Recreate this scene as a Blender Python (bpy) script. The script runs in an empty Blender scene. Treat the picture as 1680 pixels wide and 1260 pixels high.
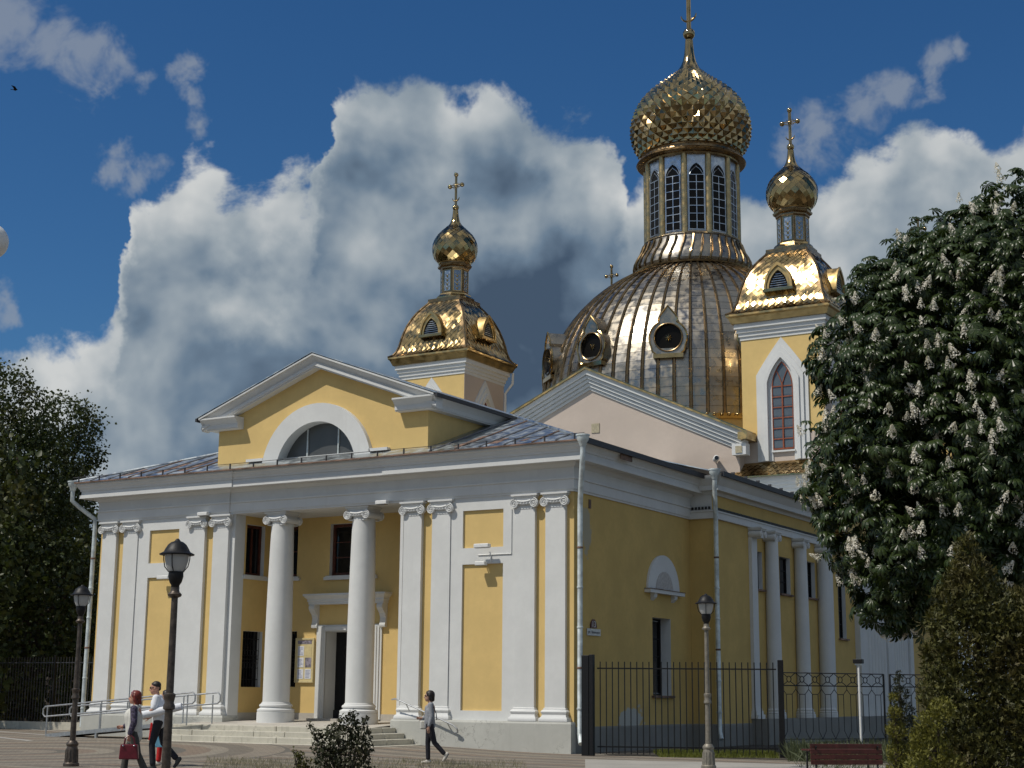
import bpy, bmesh, math, random
import numpy as np
from mathutils import Vector, Matrix, Euler

random.seed(7); np.random.seed(7)
S = bpy.context.scene
COL = S.collection
PI = math.pi
R = math.radians

# ------------------------------------------------------------------ camera
CAM = Vector((20.7389, -38.2103, 1.6))
FW = Vector((-0.50022604, 0.84259064, 0.19953679))
RT = Vector((0.86071798, 0.50901383, 0.00833558))
UP = Vector((0.0945435, -0.17591458, 0.97985488))
FL = 2500.0
cd = bpy.data.cameras.new('camera'); co = bpy.data.objects.new('camera', cd); COL.objects.link(co)
co.matrix_world = Matrix(((RT.x, UP.x, -FW.x, CAM.x), (RT.y, UP.y, -FW.y, CAM.y), (RT.z, UP.z, -FW.z, CAM.z), (0, 0, 0, 1)))
cd.sensor_width = 36; cd.sensor_fit = 'HORIZONTAL'; cd.lens = 36 * FL / 1680
cd.clip_start = 0.1; cd.clip_end = 3000
S.camera = co

def ray(u, v):
    return (FW + RT * ((u - 840) / FL) - UP * ((v - 630) / FL))
def at(u, v, d):
    """world point seen at photo pixel (u, v), d metres deep"""
    return CAM + ray(u, v) * d
def at_ground(u, v, z=0.0):
    r = ray(u, v); return CAM + r * ((z - CAM.z) / r.z)

# ------------------------------------------------------------------ sun + sky
SUN_DIR = Vector((0.317, 0.469, -0.824)).normalized()      # direction the light travels
sl = bpy.data.lights.new('sun', 'SUN'); so = bpy.data.objects.new('sun', sl); COL.objects.link(so)
so.rotation_euler = SUN_DIR.to_track_quat('-Z', 'Y').to_euler(); so.location = (-20, -30, 60)
sl.energy = 4.0; sl.angle = R(0.53); sl.color = (1.0, 0.945, 0.845)
SUN_EL = math.asin(-SUN_DIR.z)
SUN_ROT = math.atan2(-SUN_DIR.x, -SUN_DIR.y)

S.view_settings.view_transform = 'Standard'; S.view_settings.look = 'None'
S.view_settings.exposure = -0.2; S.view_settings.gamma = 1.0
S.render.engine = 'CYCLES'
S.cycles.max_bounces = 6; S.cycles.diffuse_bounces = 3; S.cycles.glossy_bounces = 3; S.cycles.transmission_bounces = 3; S.cycles.transparent_max_bounces = 4
S.cycles.use_adaptive_sampling = True; S.cycles.adaptive_threshold = 0.015; S.cycles.use_denoising = True

W = bpy.data.worlds.new('World'); S.world = W; W.use_nodes = True
def build_world():
    nt = W.node_tree; N = nt.nodes; L = nt.links; N.clear()
    out = N.new('ShaderNodeOutputWorld'); bg = N.new('ShaderNodeBackground')
    L.new(bg.outputs[0], out.inputs[0])
    sky = N.new('ShaderNodeTexSky'); sky.sky_type = 'NISHITA'; sky.sun_disc = False
    sky.sun_elevation = SUN_EL; sky.sun_rotation = SUN_ROT; sky.air_density = 1.0; sky.dust_density = 0.3; sky.ozone_density = 3.0
    tc = N.new('ShaderNodeTexCoord'); D = tc.outputs['Generated']
    def m(op, a, b=None, c=None, clamp=False):
        n = N.new('ShaderNodeMath'); n.operation = op; n.use_clamp = clamp
        for i, x in enumerate((a, b, c)):
            if x is None: continue
            if isinstance(x, (int, float)): n.inputs[i].default_value = x
            else: L.new(x, n.inputs[i])
        return n.outputs[0]
    def vm(op, a, b=None, sc=None):
        n = N.new('ShaderNodeVectorMath'); n.operation = op
        for i, x in enumerate((a, b)):
            if x is None: continue
            if isinstance(x, (tuple, list, Vector)): n.inputs[i].default_value = tuple(x)
            else: L.new(x, n.inputs[i])
        if sc is not None:
            if isinstance(sc, (int, float)): n.inputs['Scale'].default_value = sc
            else: L.new(sc, n.inputs['Scale'])
        return n
    def noise(vec, scale, det, rough=0.55, dist=0.0, lac=2.0):
        n = N.new('ShaderNodeTexNoise'); n.inputs['Scale'].default_value = scale; n.inputs['Detail'].default_value = det
        n.inputs['Roughness'].default_value = rough; n.inputs['Distortion'].default_value = dist; n.inputs['Lacunarity'].default_value = lac
        L.new(vec, n.inputs['Vector']); return n
    def smooth(x, a, b, lo=0.0, hi=1.0):
        n = N.new('ShaderNodeMapRange'); n.interpolation_type = 'SMOOTHSTEP'
        for k, v in (('From Min', a), ('From Max', b), ('To Min', lo), ('To Max', hi)): n.inputs[k].default_value = v
        L.new(x, n.inputs['Value']); return n.outputs[0]
    # bearing and elevation of a direction
    sep = N.new('ShaderNodeSeparateXYZ'); L.new(D, sep.inputs[0])
    fh = Vector((FW.x, FW.y, 0)).normalized(); rh = Vector((fh.y, -fh.x, 0))
    az = m('ARCTAN2', vm('DOT_PRODUCT', D, rh).outputs['Value'], vm('DOT_PRODUCT', D, fh).outputs['Value'])
    el = m('ARCSINE', sep.outputs['Z'])
    def az_el(u, v):
        d = ray(u, v).normalized(); return math.atan2(d.dot(rh), d.dot(fh)), math.asin(d.z)
    # crest line of the cumulus bank: elevation of its top for each bearing
    crest = [(-200,520),(-60,545),(0,552),(90,545),(165,530),(212,430),(222,322),(255,300),(290,265),(340,255),(390,292),(430,300),(475,285),(520,268),(530,215),(560,132),(600,112),(645,108),(700,128),(742,158),(770,128),(810,108),(850,116),(885,160),(930,180),(985,205),(1020,270),(1035,322),(1065,300),(1110,290),
             (1180,305),(1245,300),(1290,278),(1330,292),(1352,300),(1385,268),(1430,235),(1480,195),(1540,172),(1580,178),(1625,205),(1660,192),(1720,160),(1800,150),(1900,190)]
    fc = N.new('ShaderNodeFloatCurve'); A0, A1, E1 = -0.46, 0.46, 0.6
    cv = fc.mapping.curves[0]; pts = []
    for (u, v) in crest:
        a_, e_ = az_el(u, v); pts.append((min(1.0, max(0.0, (a_-A0)/(A1-A0))), min(1.0, max(0.0, e_/E1))))
    pts.sort()
    while len(cv.points) < len(pts): cv.points.new(0.5, 0.5)
    for p, q in zip(cv.points, pts): p.location = q; p.handle_type = 'AUTO_CLAMPED'
    fc.mapping.update()
    warp = noise(D, 18.0, 5.0, 0.62)
    sw = N.new('ShaderNodeSeparateColor'); L.new(warp.outputs['Color'], sw.inputs[0])
    azw = m('ADD', az, m('MULTIPLY_ADD', sw.outputs[0], 0.050, -0.025)); elw = m('ADD', el, m('MULTIPLY_ADD', sw.outputs[1], 0.050, -0.025))
    L.new(m('DIVIDE', m('SUBTRACT', azw, A0), A1-A0), fc.inputs['Value'])
    top = m('MULTIPLY', fc.outputs[0], E1)
    depth_ = m('SUBTRACT', top, elw)                       # radians below the crest
    main = m('MINIMUM', m('MULTIPLY', depth_, 24.0), 2.2)
    puff = noise(D, 12.0, 7.0, 0.60, 0.35)
    off = (-SUN_DIR) * 0.026
    sA = noise(D, 10.0, 4.0, 0.52, 0.15); sB = noise(vm('ADD', D, tuple(off)).outputs[0], 10.0, 4.0, 0.52, 0.15)
    big = noise(D, 5.5, 3.0, 0.5)
    # free sky all round: broken cumulus of the same kind
    zc = m('MAXIMUM', sep.outputs['Z'], 0.06)
    flat = vm('SCALE', D, None, m('DIVIDE', 1.0, m('ADD', zc, 0.12))).outputs[0]
    allr = noise(flat, 1.15, 5.0, 0.56, 0.2)
    allc = m('MULTIPLY_ADD', allr.outputs[0], 7.0, -3.35)
    inview = m('SUBTRACT', 1.0, smooth(vm('DISTANCE', D, ray(840, 500).normalized()).outputs['Value'], 0.44, 0.66))
    blend = N.new('ShaderNodeMix'); L.new(inview, blend.inputs['Factor']); L.new(allc, blend.inputs[2]); L.new(main, blend.inputs[3])
    pn = m('MULTIPLY_ADD', puff.outputs[0], 2.3, -1.18)
    dens = m('ADD', blend.outputs[0], pn)
    cov = smooth(dens, -0.04, 0.36)
    # thin torn clouds
    wisps = [(15,30,58),(70,62,54),(125,90,50),(180,115,42),(220,132,28),(305,112,28),(318,150,30),(326,190,26),(195,262,34),(250,275,36),(1290,235,46),(1345,212,50),(1410,175,50),(1470,148,46),(1535,120,42),(1580,100,28),(-10,490,32)]
    wf = None
    Dw = vm('ADD', D, vm('SCALE', vm('SUBTRACT', warp.outputs['Color'], (0.5, 0.5, 0.5)).outputs[0], None, 0.06).outputs[0]).outputs[0]
    for (u, v, r) in wisps:
        f = m('MULTIPLY_ADD', vm('DISTANCE', Dw, ray(u, v).normalized()).outputs['Value'], -FL / r, 1.0)
        wf = f if wf is None else m('MAXIMUM', wf, f)
    wn = noise(D, 30.0, 4.0, 0.62, 0.5)
    wd = m('ADD', m('MAXIMUM', wf, -2.0), m('MULTIPLY_ADD', wn.outputs[0], 2.6, -1.15))
    wcov = m('MULTIPLY', smooth(wd, 0.0, 1.0), 0.58)
    # brightness: crests and sun-side flanks bright, thick middle and base grey-blue
    rel = m('ADD', m('MULTIPLY', m('SUBTRACT', sA.outputs[0], sB.outputs[0]), 1.9), m('MULTIPLY_ADD', puff.outputs[0], 0.45, -0.23))
    thick = smooth(dens, 0.1, 1.9)
    br = m('ADD', m('ADD', m('MULTIPLY_ADD', thick, -0.42, 0.86), rel), m('MULTIPLY_ADD', big.outputs[0], 0.75, -0.40))
    lobe2 = None
    for (u, v, r, k) in [(860,570,250,-0.42),(560,600,210,-0.22),(290,660,190,-0.12),(640,335,80,-0.08),(150,570,120,0.16),(400,500,90,0.26),(480,420,80,0.16),(960,300,110,0.14),(1420,380,170,0.10),(60,600,110,0.18),(300,300,90,0.12),(800,330,90,0.05)]:
        f = m('MULTIPLY', smooth(vm('DISTANCE', Dw, ray(u, v).normalized()).outputs['Value'], r/FL*0.15, r/FL, 1.0, 0.0), k)
        lobe2 = f if lobe2 is None else m('ADD', lobe2, f)
    br = m('ADD', br, lobe2)
    ramp = N.new('ShaderNodeValToRGB'); L.new(br, ramp.inputs[0])
    cr = ramp.color_ramp; cr.elements[0].position = 0.0; cr.elements[0].color = (0.066, 0.105, 0.165, 1)
    cr.elements[1].position = 1.0; cr.elements[1].color = (0.68, 0.70, 0.70, 1)
    e = cr.elements.new(0.30); e.color = (0.165, 0.235, 0.32, 1)
    e = cr.elements.new(0.62); e.color = (0.36, 0.42, 0.47, 1)
    # blue of the clear air, from the Sky Texture
    hs = N.new('ShaderNodeHueSaturation'); hs.inputs['Saturation'].default_value = 1.22; hs.inputs['Value'].default_value = 0.072
    L.new(sky.outputs[0], hs.inputs['Color'])
    tint = N.new('ShaderNodeMix'); tint.data_type = 'RGBA'; tint.blend_type = 'MULTIPLY'; tint.inputs['Factor'].default_value = 1.0; L.new(hs.outputs[0], tint.inputs[6]); tint.inputs[7].default_value = (0.64, 0.90, 1.08, 1)
    mx = N.new('ShaderNodeMix'); mx.data_type = 'RGBA'; L.new(wcov, mx.inputs['Factor']); L.new(tint.outputs[2], mx.inputs[6])
    mx.inputs[7].default_value = (0.36, 0.40, 0.45, 1)
    mx2 = N.new('ShaderNodeMix'); mx2.data_type = 'RGBA'; L.new(cov, mx2.inputs['Factor']); L.new(mx.outputs[2], mx2.inputs[6]); L.new(ramp.outputs[0], mx2.inputs[7])
    L.new(mx2.outputs[2], bg.inputs['Color']); bg.inputs['Strength'].default_value = 1.0
build_world()

# ------------------------------------------------------------------ materials
def nodes_of(name):
    mt = bpy.data.materials.new(name); mt.use_nodes = True
    nt = mt.node_tree; b = nt.nodes['Principled BSDF']
    return mt, nt, b
def _noise(nt, vec, scale, det=4, rough=0.6):
    n = nt.nodes.new('ShaderNodeTexNoise'); n.inputs['Scale'].default_value = scale; n.inputs['Detail'].default_value = det; n.inputs['Roughness'].default_value = rough
    if vec is not None: nt.links.new(vec, n.inputs['Vector'])
    return n
def _range(nt, x, a, b, lo, hi):
    n = nt.nodes.new('ShaderNodeMapRange'); n.interpolation_type = 'SMOOTHSTEP'
    for k, v in (('From Min', a), ('From Max', b), ('To Min', lo), ('To Max', hi)): n.inputs[k].default_value = v
    nt.links.new(x, n.inputs['Value']); return n.outputs[0]
def _mix(nt, f, a, b, mode='MIX'):
    n = nt.nodes.new('ShaderNodeMix'); n.data_type = 'RGBA'; n.blend_type = mode
    for s, x in ((0, f), (6, a), (7, b)):
        if isinstance(x, (int, float)): n.inputs[s].default_value = x
        elif isinstance(x, tuple): n.inputs[s].default_value = (x + (1,))[:4]
        else: nt.links.new(x, n.inputs[s])
    return n.outputs[2]
def _math(nt, op, a, b=None, c=None):
    n = nt.nodes.new('ShaderNodeMath'); n.operation = op
    for i, x in enumerate((a, b, c)):
        if x is None: continue
        if isinstance(x, (int, float)): n.inputs[i].default_value = x
        else: nt.links.new(x, n.inputs[i])
    return n.outputs[0]
def _bump(nt, b, h, strength, dist=0.02):
    n = nt.nodes.new('ShaderNodeBump'); n.inputs['Strength'].default_value = strength; n.inputs['Distance'].default_value = dist
    nt.links.new(h, n.inputs['Height']); nt.links.new(n.outputs[0], b.inputs['Normal'])
def _pos(nt):
    return nt.nodes.new('ShaderNodeNewGeometry').outputs['Position']

def plaster(name, col, var=0.10, dirt=0.25, dirtcol=(0.25, 0.23, 0.2), bump=0.25, rough=0.88, cracks=0.0, patch=None):
    mt, nt, b = nodes_of(name); P = _pos(nt)
    n1 = _noise(nt, P, 0.9, 5, 0.6); n2 = _noise(nt, P, 6, 6, 0.65); n3 = _noise(nt, P, 40, 4, 0.6)
    c = _mix(nt, _range(nt, n1.outputs[0], 0.3, 0.7, 0, 1), tuple(x * (1 - var) for x in col), tuple(min(1, x * (1 + var * 0.6)) for x in col))
    c = _mix(nt, _range(nt, n2.outputs[0], 0.35, 0.75, 0, 0.5), c, tuple(x * (1 - var * 1.2) for x in col))
    # rain streaks: noise stretched along z
    mp = nt.nodes.new('ShaderNodeMapping'); mp.inputs['Scale'].default_value = (5, 5, 0.35); nt.links.new(P, mp.inputs[0])
    n4 = _noise(nt, mp.outputs[0], 1.0, 5, 0.7)
    c = _mix(nt, _range(nt, n4.outputs[0], 0.52, 0.78, 0, dirt), c, dirtcol)
    if patch:
        for (ctr, rad, pc) in patch:
            ds = nt.nodes.new('ShaderNodeVectorMath'); ds.operation = 'SUBTRACT'; nt.links.new(P, ds.inputs[0]); ds.inputs[1].default_value = ctr
            dv = nt.nodes.new('ShaderNodeVectorMath'); dv.operation = 'DIVIDE'; nt.links.new(ds.outputs[0], dv.inputs[0]); dv.inputs[1].default_value = rad
            ln = nt.nodes.new('ShaderNodeVectorMath'); ln.operation = 'LENGTH'; nt.links.new(dv.outputs[0], ln.inputs[0])
            nn = _noise(nt, P, 2.2, 6, 0.7)
            f = _math(nt, 'ADD', ln.outputs['Value'], _math(nt, 'MULTIPLY_ADD', nn.outputs[0], 2.4, -1.2))
            c = _mix(nt, _range(nt, f, 0.82, 0.95, 1, 0), c, pc)
    h = _math(nt, 'ADD', _math(nt, 'MULTIPLY', n2.outputs[0], 0.7), _math(nt, 'MULTIPLY', n3.outputs[0], 0.5))
    if cracks:
        v = nt.nodes.new('ShaderNodeTexVoronoi'); v.feature = 'DISTANCE_TO_EDGE'; v.inputs['Scale'].default_value = 1.7
        wp = nt.nodes.new('ShaderNodeVectorMath'); wp.operation = 'ADD'; nt.links.new(P, wp.inputs[0])
        sc = nt.nodes.new('ShaderNodeVectorMath'); sc.operation = 'SCALE'; sc.inputs['Scale'].default_value = 0.5; nt.links.new(n2.outputs['Color'], sc.inputs[0]); nt.links.new(sc.outputs[0], wp.inputs[1])
        nt.links.new(wp.outputs[0], v.inputs['Vector'])
        k = _math(nt, 'MULTIPLY', _range(nt, v.outputs['Distance'], 0.0, 0.014, 1, 0), _range(nt, n1.outputs[0], 0.42, 0.6, 0, cracks))
        c = _mix(nt, k, c, (0.12, 0.11, 0.10))
    nt.links.new(c, b.inputs['Base Color']); b.inputs['Roughness'].default_value = rough
    b.inputs['Specular IOR Level'].default_value = 0.25
    _bump(nt, b, h, bump, 0.012)
    return mt

def simple(name, col, rough=0.6, metal=0.0, var=0.15, scale=12, bump=0.1, spec=0.4):
    mt, nt, b = nodes_of(name)
    tc = nt.nodes.new('ShaderNodeTexCoord'); n = _noise(nt, tc.outputs['Object'], scale, 5, 0.6)
    c = _mix(nt, _range(nt, n.outputs[0], 0.3, 0.7, 0, 1), tuple(x * (1 - var) for x in col), tuple(min(1, x * (1 + var)) for x in col))
    nt.links.new(c, b.inputs['Base Color']); b.inputs['Roughness'].default_value = rough; b.inputs['Metallic'].default_value = metal
    b.inputs['Specular IOR Level'].default_value = spec
    if bump: _bump(nt, b, n.outputs[0], bump, 0.01)
    return mt

def metal(name, col, rough=0.2, var=0.2, bump=0.08, scale=2.5, col2=None):
    mt, nt, b = nodes_of(name); P = _pos(nt)
    n = _noise(nt, P, scale, 3, 0.5); n2 = _noise(nt, P, 3.5, 2, 0.5)
    oi = nt.nodes.new('ShaderNodeObjectInfo')
    c = _mix(nt, _range(nt, n.outputs[0], 0.3, 0.7, 0, 1), tuple(x * (1 - var) for x in col), col2 or tuple(min(1, x * (1 + var)) for x in col))
    c = _mix(nt, _math(nt, 'MULTIPLY', oi.outputs['Random'], 0.35), c, tuple(x * 0.55 for x in col))
    nt.links.new(c, b.inputs['Base Color']); b.inputs['Metallic'].default_value = 1.0
    nt.links.new(_range(nt, n2.outputs[0], 0.3, 0.75, rough * 0.7, rough * 1.5), b.inputs['Roughness'])
    _bump(nt, b, n.outputs[0], bump, 0.05)
    return mt

def foliage(name, c1, c2, c3=None, rough=0.5, trans=0.25, scale=1.3):
    mt, nt, b = nodes_of(name); P = _pos(nt)
    n = _noise(nt, P, scale, 4, 0.6); n2 = _noise(nt, P, scale * 9, 3, 0.6)
    c = _mix(nt, _range(nt, n2.outputs[0], 0.3, 0.7, 0, 1), c1, c2)
    if c3: c = _mix(nt, _range(nt, n.outputs[0], 0.45, 0.68, 0, 0.8), c, c3)
    nt.links.new(c, b.inputs['Base Color']); b.inputs['Roughness'].default_value = rough; b.inputs['Specular IOR Level'].default_value = 0.35
    if trans:
        tr = nt.nodes.new('ShaderNodeBsdfTranslucent'); nt.links.new(_mix(nt, 0.5, c, (c2[0] * 1.6, c2[1] * 1.7, c2[2])), tr.inputs[0])
        ms = nt.nodes.new('ShaderNodeMixShader'); ms.inputs[0].default_value = trans
        nt.links.new(b.outputs[0], ms.inputs[1]); nt.links.new(tr.outputs[0], ms.inputs[2])
        nt.links.new(ms.outputs[0], nt.nodes['Material Output'].inputs['Surface'])
    return mt

PRIMER = (0.46, 0.46, 0.42)
M = {}
M['white'] = plaster('white_plaster', (0.65, 0.655, 0.64), 0.06, 0.16, (0.5, 0.48, 0.44), 0.22)
M['trim'] = plaster('white_trim', (0.645, 0.65, 0.64), 0.06, 0.20, (0.45, 0.43, 0.4), 0.12)
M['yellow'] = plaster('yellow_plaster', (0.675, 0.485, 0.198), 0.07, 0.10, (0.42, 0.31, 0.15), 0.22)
M['yellow_shade'] = plaster('yellow_plaster_shade', (0.575, 0.405, 0.145), 0.10, 0.14, (0.35, 0.27, 0.14), 0.25,  # darker copy of the front yellow: the flank's shade put into the colour
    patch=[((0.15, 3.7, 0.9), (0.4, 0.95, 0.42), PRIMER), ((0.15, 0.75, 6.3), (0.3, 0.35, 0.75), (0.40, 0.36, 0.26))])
M['pink'] = plaster('pink_plaster', (0.535, 0.45, 0.385), 0.05, 0.08, (0.45, 0.38, 0.34), 0.15)
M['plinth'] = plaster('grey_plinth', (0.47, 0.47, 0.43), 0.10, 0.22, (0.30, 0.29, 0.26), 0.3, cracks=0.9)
M['plinth_shade'] = plaster('grey_plinth_shade', (0.25, 0.245, 0.225), 0.12, 0.25, (0.18, 0.18, 0.17), 0.3)  # darker copy of the plinth grey, flank shade mixed into its colour
M['step'] = plaster('weathered_stone', (0.50, 0.475, 0.40), 0.14, 0.55, (0.22, 0.20, 0.16), 0.6, cracks=0.6)
M['floor'] = plaster('porch_slab', (0.46, 0.43, 0.38), 0.14, 0.3, (0.25, 0.23, 0.2), 0.4)
M['gold'] = metal('polished_gold', (0.44, 0.315, 0.145), 0.18, 0.14, 0.10)
M['golddark'] = metal('aged_gold', (0.29, 0.20, 0.105), 0.28, 0.2, 0.1)
M['goldpale'] = metal('pale_gold', (0.44, 0.325, 0.165), 0.14, 0.15, 0.08)
M['domeplate'] = metal('dome_plate', (0.36, 0.34, 0.305), 0.33, 0.10, 0.05, 1.2, (0.42, 0.365, 0.28))
M['rib'] = metal('dome_rib', (0.24, 0.165, 0.085), 0.26, 0.2, 0.1)
M['goldsatin'] = metal('satin_gold', (0.52, 0.375, 0.17), 0.42, 0.14, 0.05)
M['shaftgold'] = metal('shaft_gold', (0.46, 0.34, 0.17), 0.35, 0.15, 0.05)
M['silver'] = metal('silver_sheet', (0.52, 0.56, 0.60), 0.32, 0.12, 0.08)
M['roof'] = metal('galvanised_roof', (0.50, 0.54, 0.56), 0.42, 0.15, 0.2, 1.2)
M['roofdark'] = simple('dark_roof_edge', (0.035, 0.035, 0.04), 0.6)
M['roofseam'] = simple('roof_seam', (0.17, 0.17, 0.18), 0.6, 0.3)
M['rust'] = simple('rusty_flashing', (0.19, 0.12, 0.09), 0.7, 0.3, 0.5, 3)
M['galv'] = simple('painted_downpipe', (0.55, 0.60, 0.60), 0.5, 0.2, 0.25, 4, 0.2)
M['black'] = simple('black_ironwork', (0.009, 0.009, 0.010), 0.5, 0.3, 0.3, 20, 0.2)
M['iron'] = simple('grey_iron', (0.03, 0.03, 0.032), 0.5, 0.4, 0.3, 20, 0.2)
M['fencegrey'] = simple('weathered_iron', (0.055, 0.055, 0.06), 0.5, 0.3, 0.3, 20, 0.2)
M['railing'] = simple('brushed_railing', (0.40, 0.41, 0.42), 0.38, 0.7, 0.15, 10, 0.1)
M['bronze'] = simple('bronze_lamp_post', (0.085, 0.068, 0.055), 0.45, 0.5, 0.35, 14, 0.25)
M['greenpost'] = simple('painted_lamp_post', (0.21, 0.19, 0.155), 0.5, 0.3, 0.2, 14, 0.2)
M['redwood'] = simple('red_window_frame', (0.085, 0.024, 0.013), 0.5, 0, 0.25, 8)
M['orangewood'] = simple('orange_window_frame', (0.24, 0.065, 0.028), 0.5, 0, 0.2, 8)
M['bench'] = simple('maroon_bench_paint', (0.065, 0.015, 0.012), 0.42, 0, 0.35, 9, 0.3)
M['signred'] = simple('number_plate_red', (0.085, 0.008, 0.008), 0.4)
M['signwhite'] = simple('sign_enamel', (0.55, 0.55, 0.53), 0.4)
M['nicheshade'] = simple('niche_shade_paint', (0.44, 0.42, 0.40), 0.8)  # pinkish arch paint, darkened: edge shade of the recess put into the colour
M['ink'] = simple('print_ink', (0.05, 0.05, 0.07), 0.7)
M['inkblue'] = simple('print_ink_blue', (0.12, 0.16, 0.30), 0.7)
M['paper'] = simple('paper', (0.66, 0.67, 0.72), 0.7, 0, 0.05)
M['board'] = simple('yellow_notice_board', (0.62, 0.52, 0.28), 0.5, 0, 0.08)
M['poster'] = simple('poster', (0.22, 0.20, 0.24), 0.6, 0, 0.7, 9)
M['camwhite'] = simple('white_plastic', (0.72, 0.72, 0.70), 0.4, 0, 0.05)
M['lens'] = simple('black_lens', (0.01, 0.01, 0.012), 0.15, 0, 0.1, spec=0.6)
M['bark'] = simple('bark', (0.055, 0.042, 0.032), 0.9, 0, 0.4, 7, 0.8)
M['chestnut'] = foliage('chestnut_leaf', (0.020, 0.034, 0.010), (0.042, 0.062, 0.015), (0.030, 0.048, 0.014), 0.34, 0.16)
M['bloom'] = foliage('chestnut_blossom', (0.70, 0.64, 0.56), (0.82, 0.79, 0.72), None, 0.7, 0.2, 3)
M['maple'] = foliage('maple_leaf', (0.026, 0.040, 0.010), (0.050, 0.066, 0.014), (0.066, 0.056, 0.012), 0.5, 0.2, 0.25)
M['thuja'] = foliage('thuja_spray', (0.034, 0.038, 0.009), (0.095, 0.092, 0.018), (0.080, 0.060, 0.015), 0.6, 0.12, 1.1)
M['thujalime'] = foliage('young_thuja_spray', (0.085, 0.085, 0.012), (0.16, 0.15, 0.022), None, 0.6, 0.15, 3)
M['shrub'] = foliage('shrub_leaf', (0.016, 0.020, 0.007), (0.034, 0.038, 0.012), (0.042, 0.038, 0.012), 0.6, 0.10, 3)
M['grass'] = foliage('lawn_grass', (0.10, 0.12, 0.018), (0.17, 0.18, 0.03), None, 0.6, 0.2, 2)
M['drygrass'] = foliage('dry_grass', (0.22, 0.20, 0.13), (0.33, 0.30, 0.21), (0.16, 0.16, 0.08), 0.8, 0.15, 2)
M['iris'] = foliage('iris_blade', (0.045, 0.055, 0.022), (0.13, 0.15, 0.08), None, 0.5, 0.2, 5)
M['soil'] = simple('soil', (0.05, 0.043, 0.034), 0.95, 0, 0.4, 3, 0.6)

def glass_mat(name, col, rough=0.06):
    mt, nt, b = nodes_of(name); P = _pos(nt)
    n = _noise(nt, P, 1.2, 2)
    nt.links.new(_mix(nt, n.outputs[0], tuple(x * 0.6 for x in col), col), b.inputs['Base Color'])
    b.inputs['Roughness'].default_value = rough; b.inputs['Specular IOR Level'].default_value = 0.5
    _bump(nt, b, n.outputs[0], 0.03, 0.05)
    return mt
M['glassdark'] = glass_mat('dark_window_glass', (0.012, 0.012, 0.013))
M['void'] = glass_mat('unlit_glass', (0.010, 0.009, 0.008), 0.25); M['void'].node_tree.nodes['Principled BSDF'].inputs['Specular IOR Level'].default_value = 0.12
M['glass'] = glass_mat('reflection_tinted_glass', (0.13, 0.155, 0.175), 0.05)  # base colour raised to grey-blue: the sky's reflection painted into the panes
M['glassgrey'] = glass_mat('dusty_glass', (0.09, 0.095, 0.095), 0.35)
def frosted():
    mt, nt, b = nodes_of('frosted_lamp_glass'); b.inputs['Base Color'].default_value = (0.62, 0.63, 0.62, 1); b.inputs['Roughness'].default_value = 0.45
    n = _noise(nt, _pos(nt), 60, 3); _bump(nt, b, n.outputs[0], 0.3, 0.004)
    tr = nt.nodes.new('ShaderNodeBsdfTranslucent'); tr.inputs[0].default_value = (0.7, 0.7, 0.7, 1)
    ms = nt.nodes.new('ShaderNodeMixShader'); ms.inputs[0].default_value = 0.4
    nt.links.new(b.outputs[0], ms.inputs[1]); nt.links.new(tr.outputs[0], ms.inputs[2]); nt.links.new(ms.outputs[0], nt.nodes['Material Output'].inputs['Surface'])
    return mt
M['frost'] = frosted()
def icon_panel():
    mt, nt, b = nodes_of('enamel_ornament_panel'); P = _pos(nt)
    v = nt.nodes.new('ShaderNodeTexVoronoi'); v.inputs['Scale'].default_value = 7; nt.links.new(P, v.inputs['Vector'])
    n = _noise(nt, P, 16, 3)
    c = _mix(nt, _range(nt, v.outputs['Distance'], 0.15, 0.45, 0, 1), (0.42, 0.46, 0.50), (0.20, 0.27, 0.36))
    nt.links.new(c, b.inputs['Base Color']); b.inputs['Metallic'].default_value = 0.6; b.inputs['Roughness'].default_value = 0.35
    return mt
M['enamel'] = icon_panel()

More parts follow.
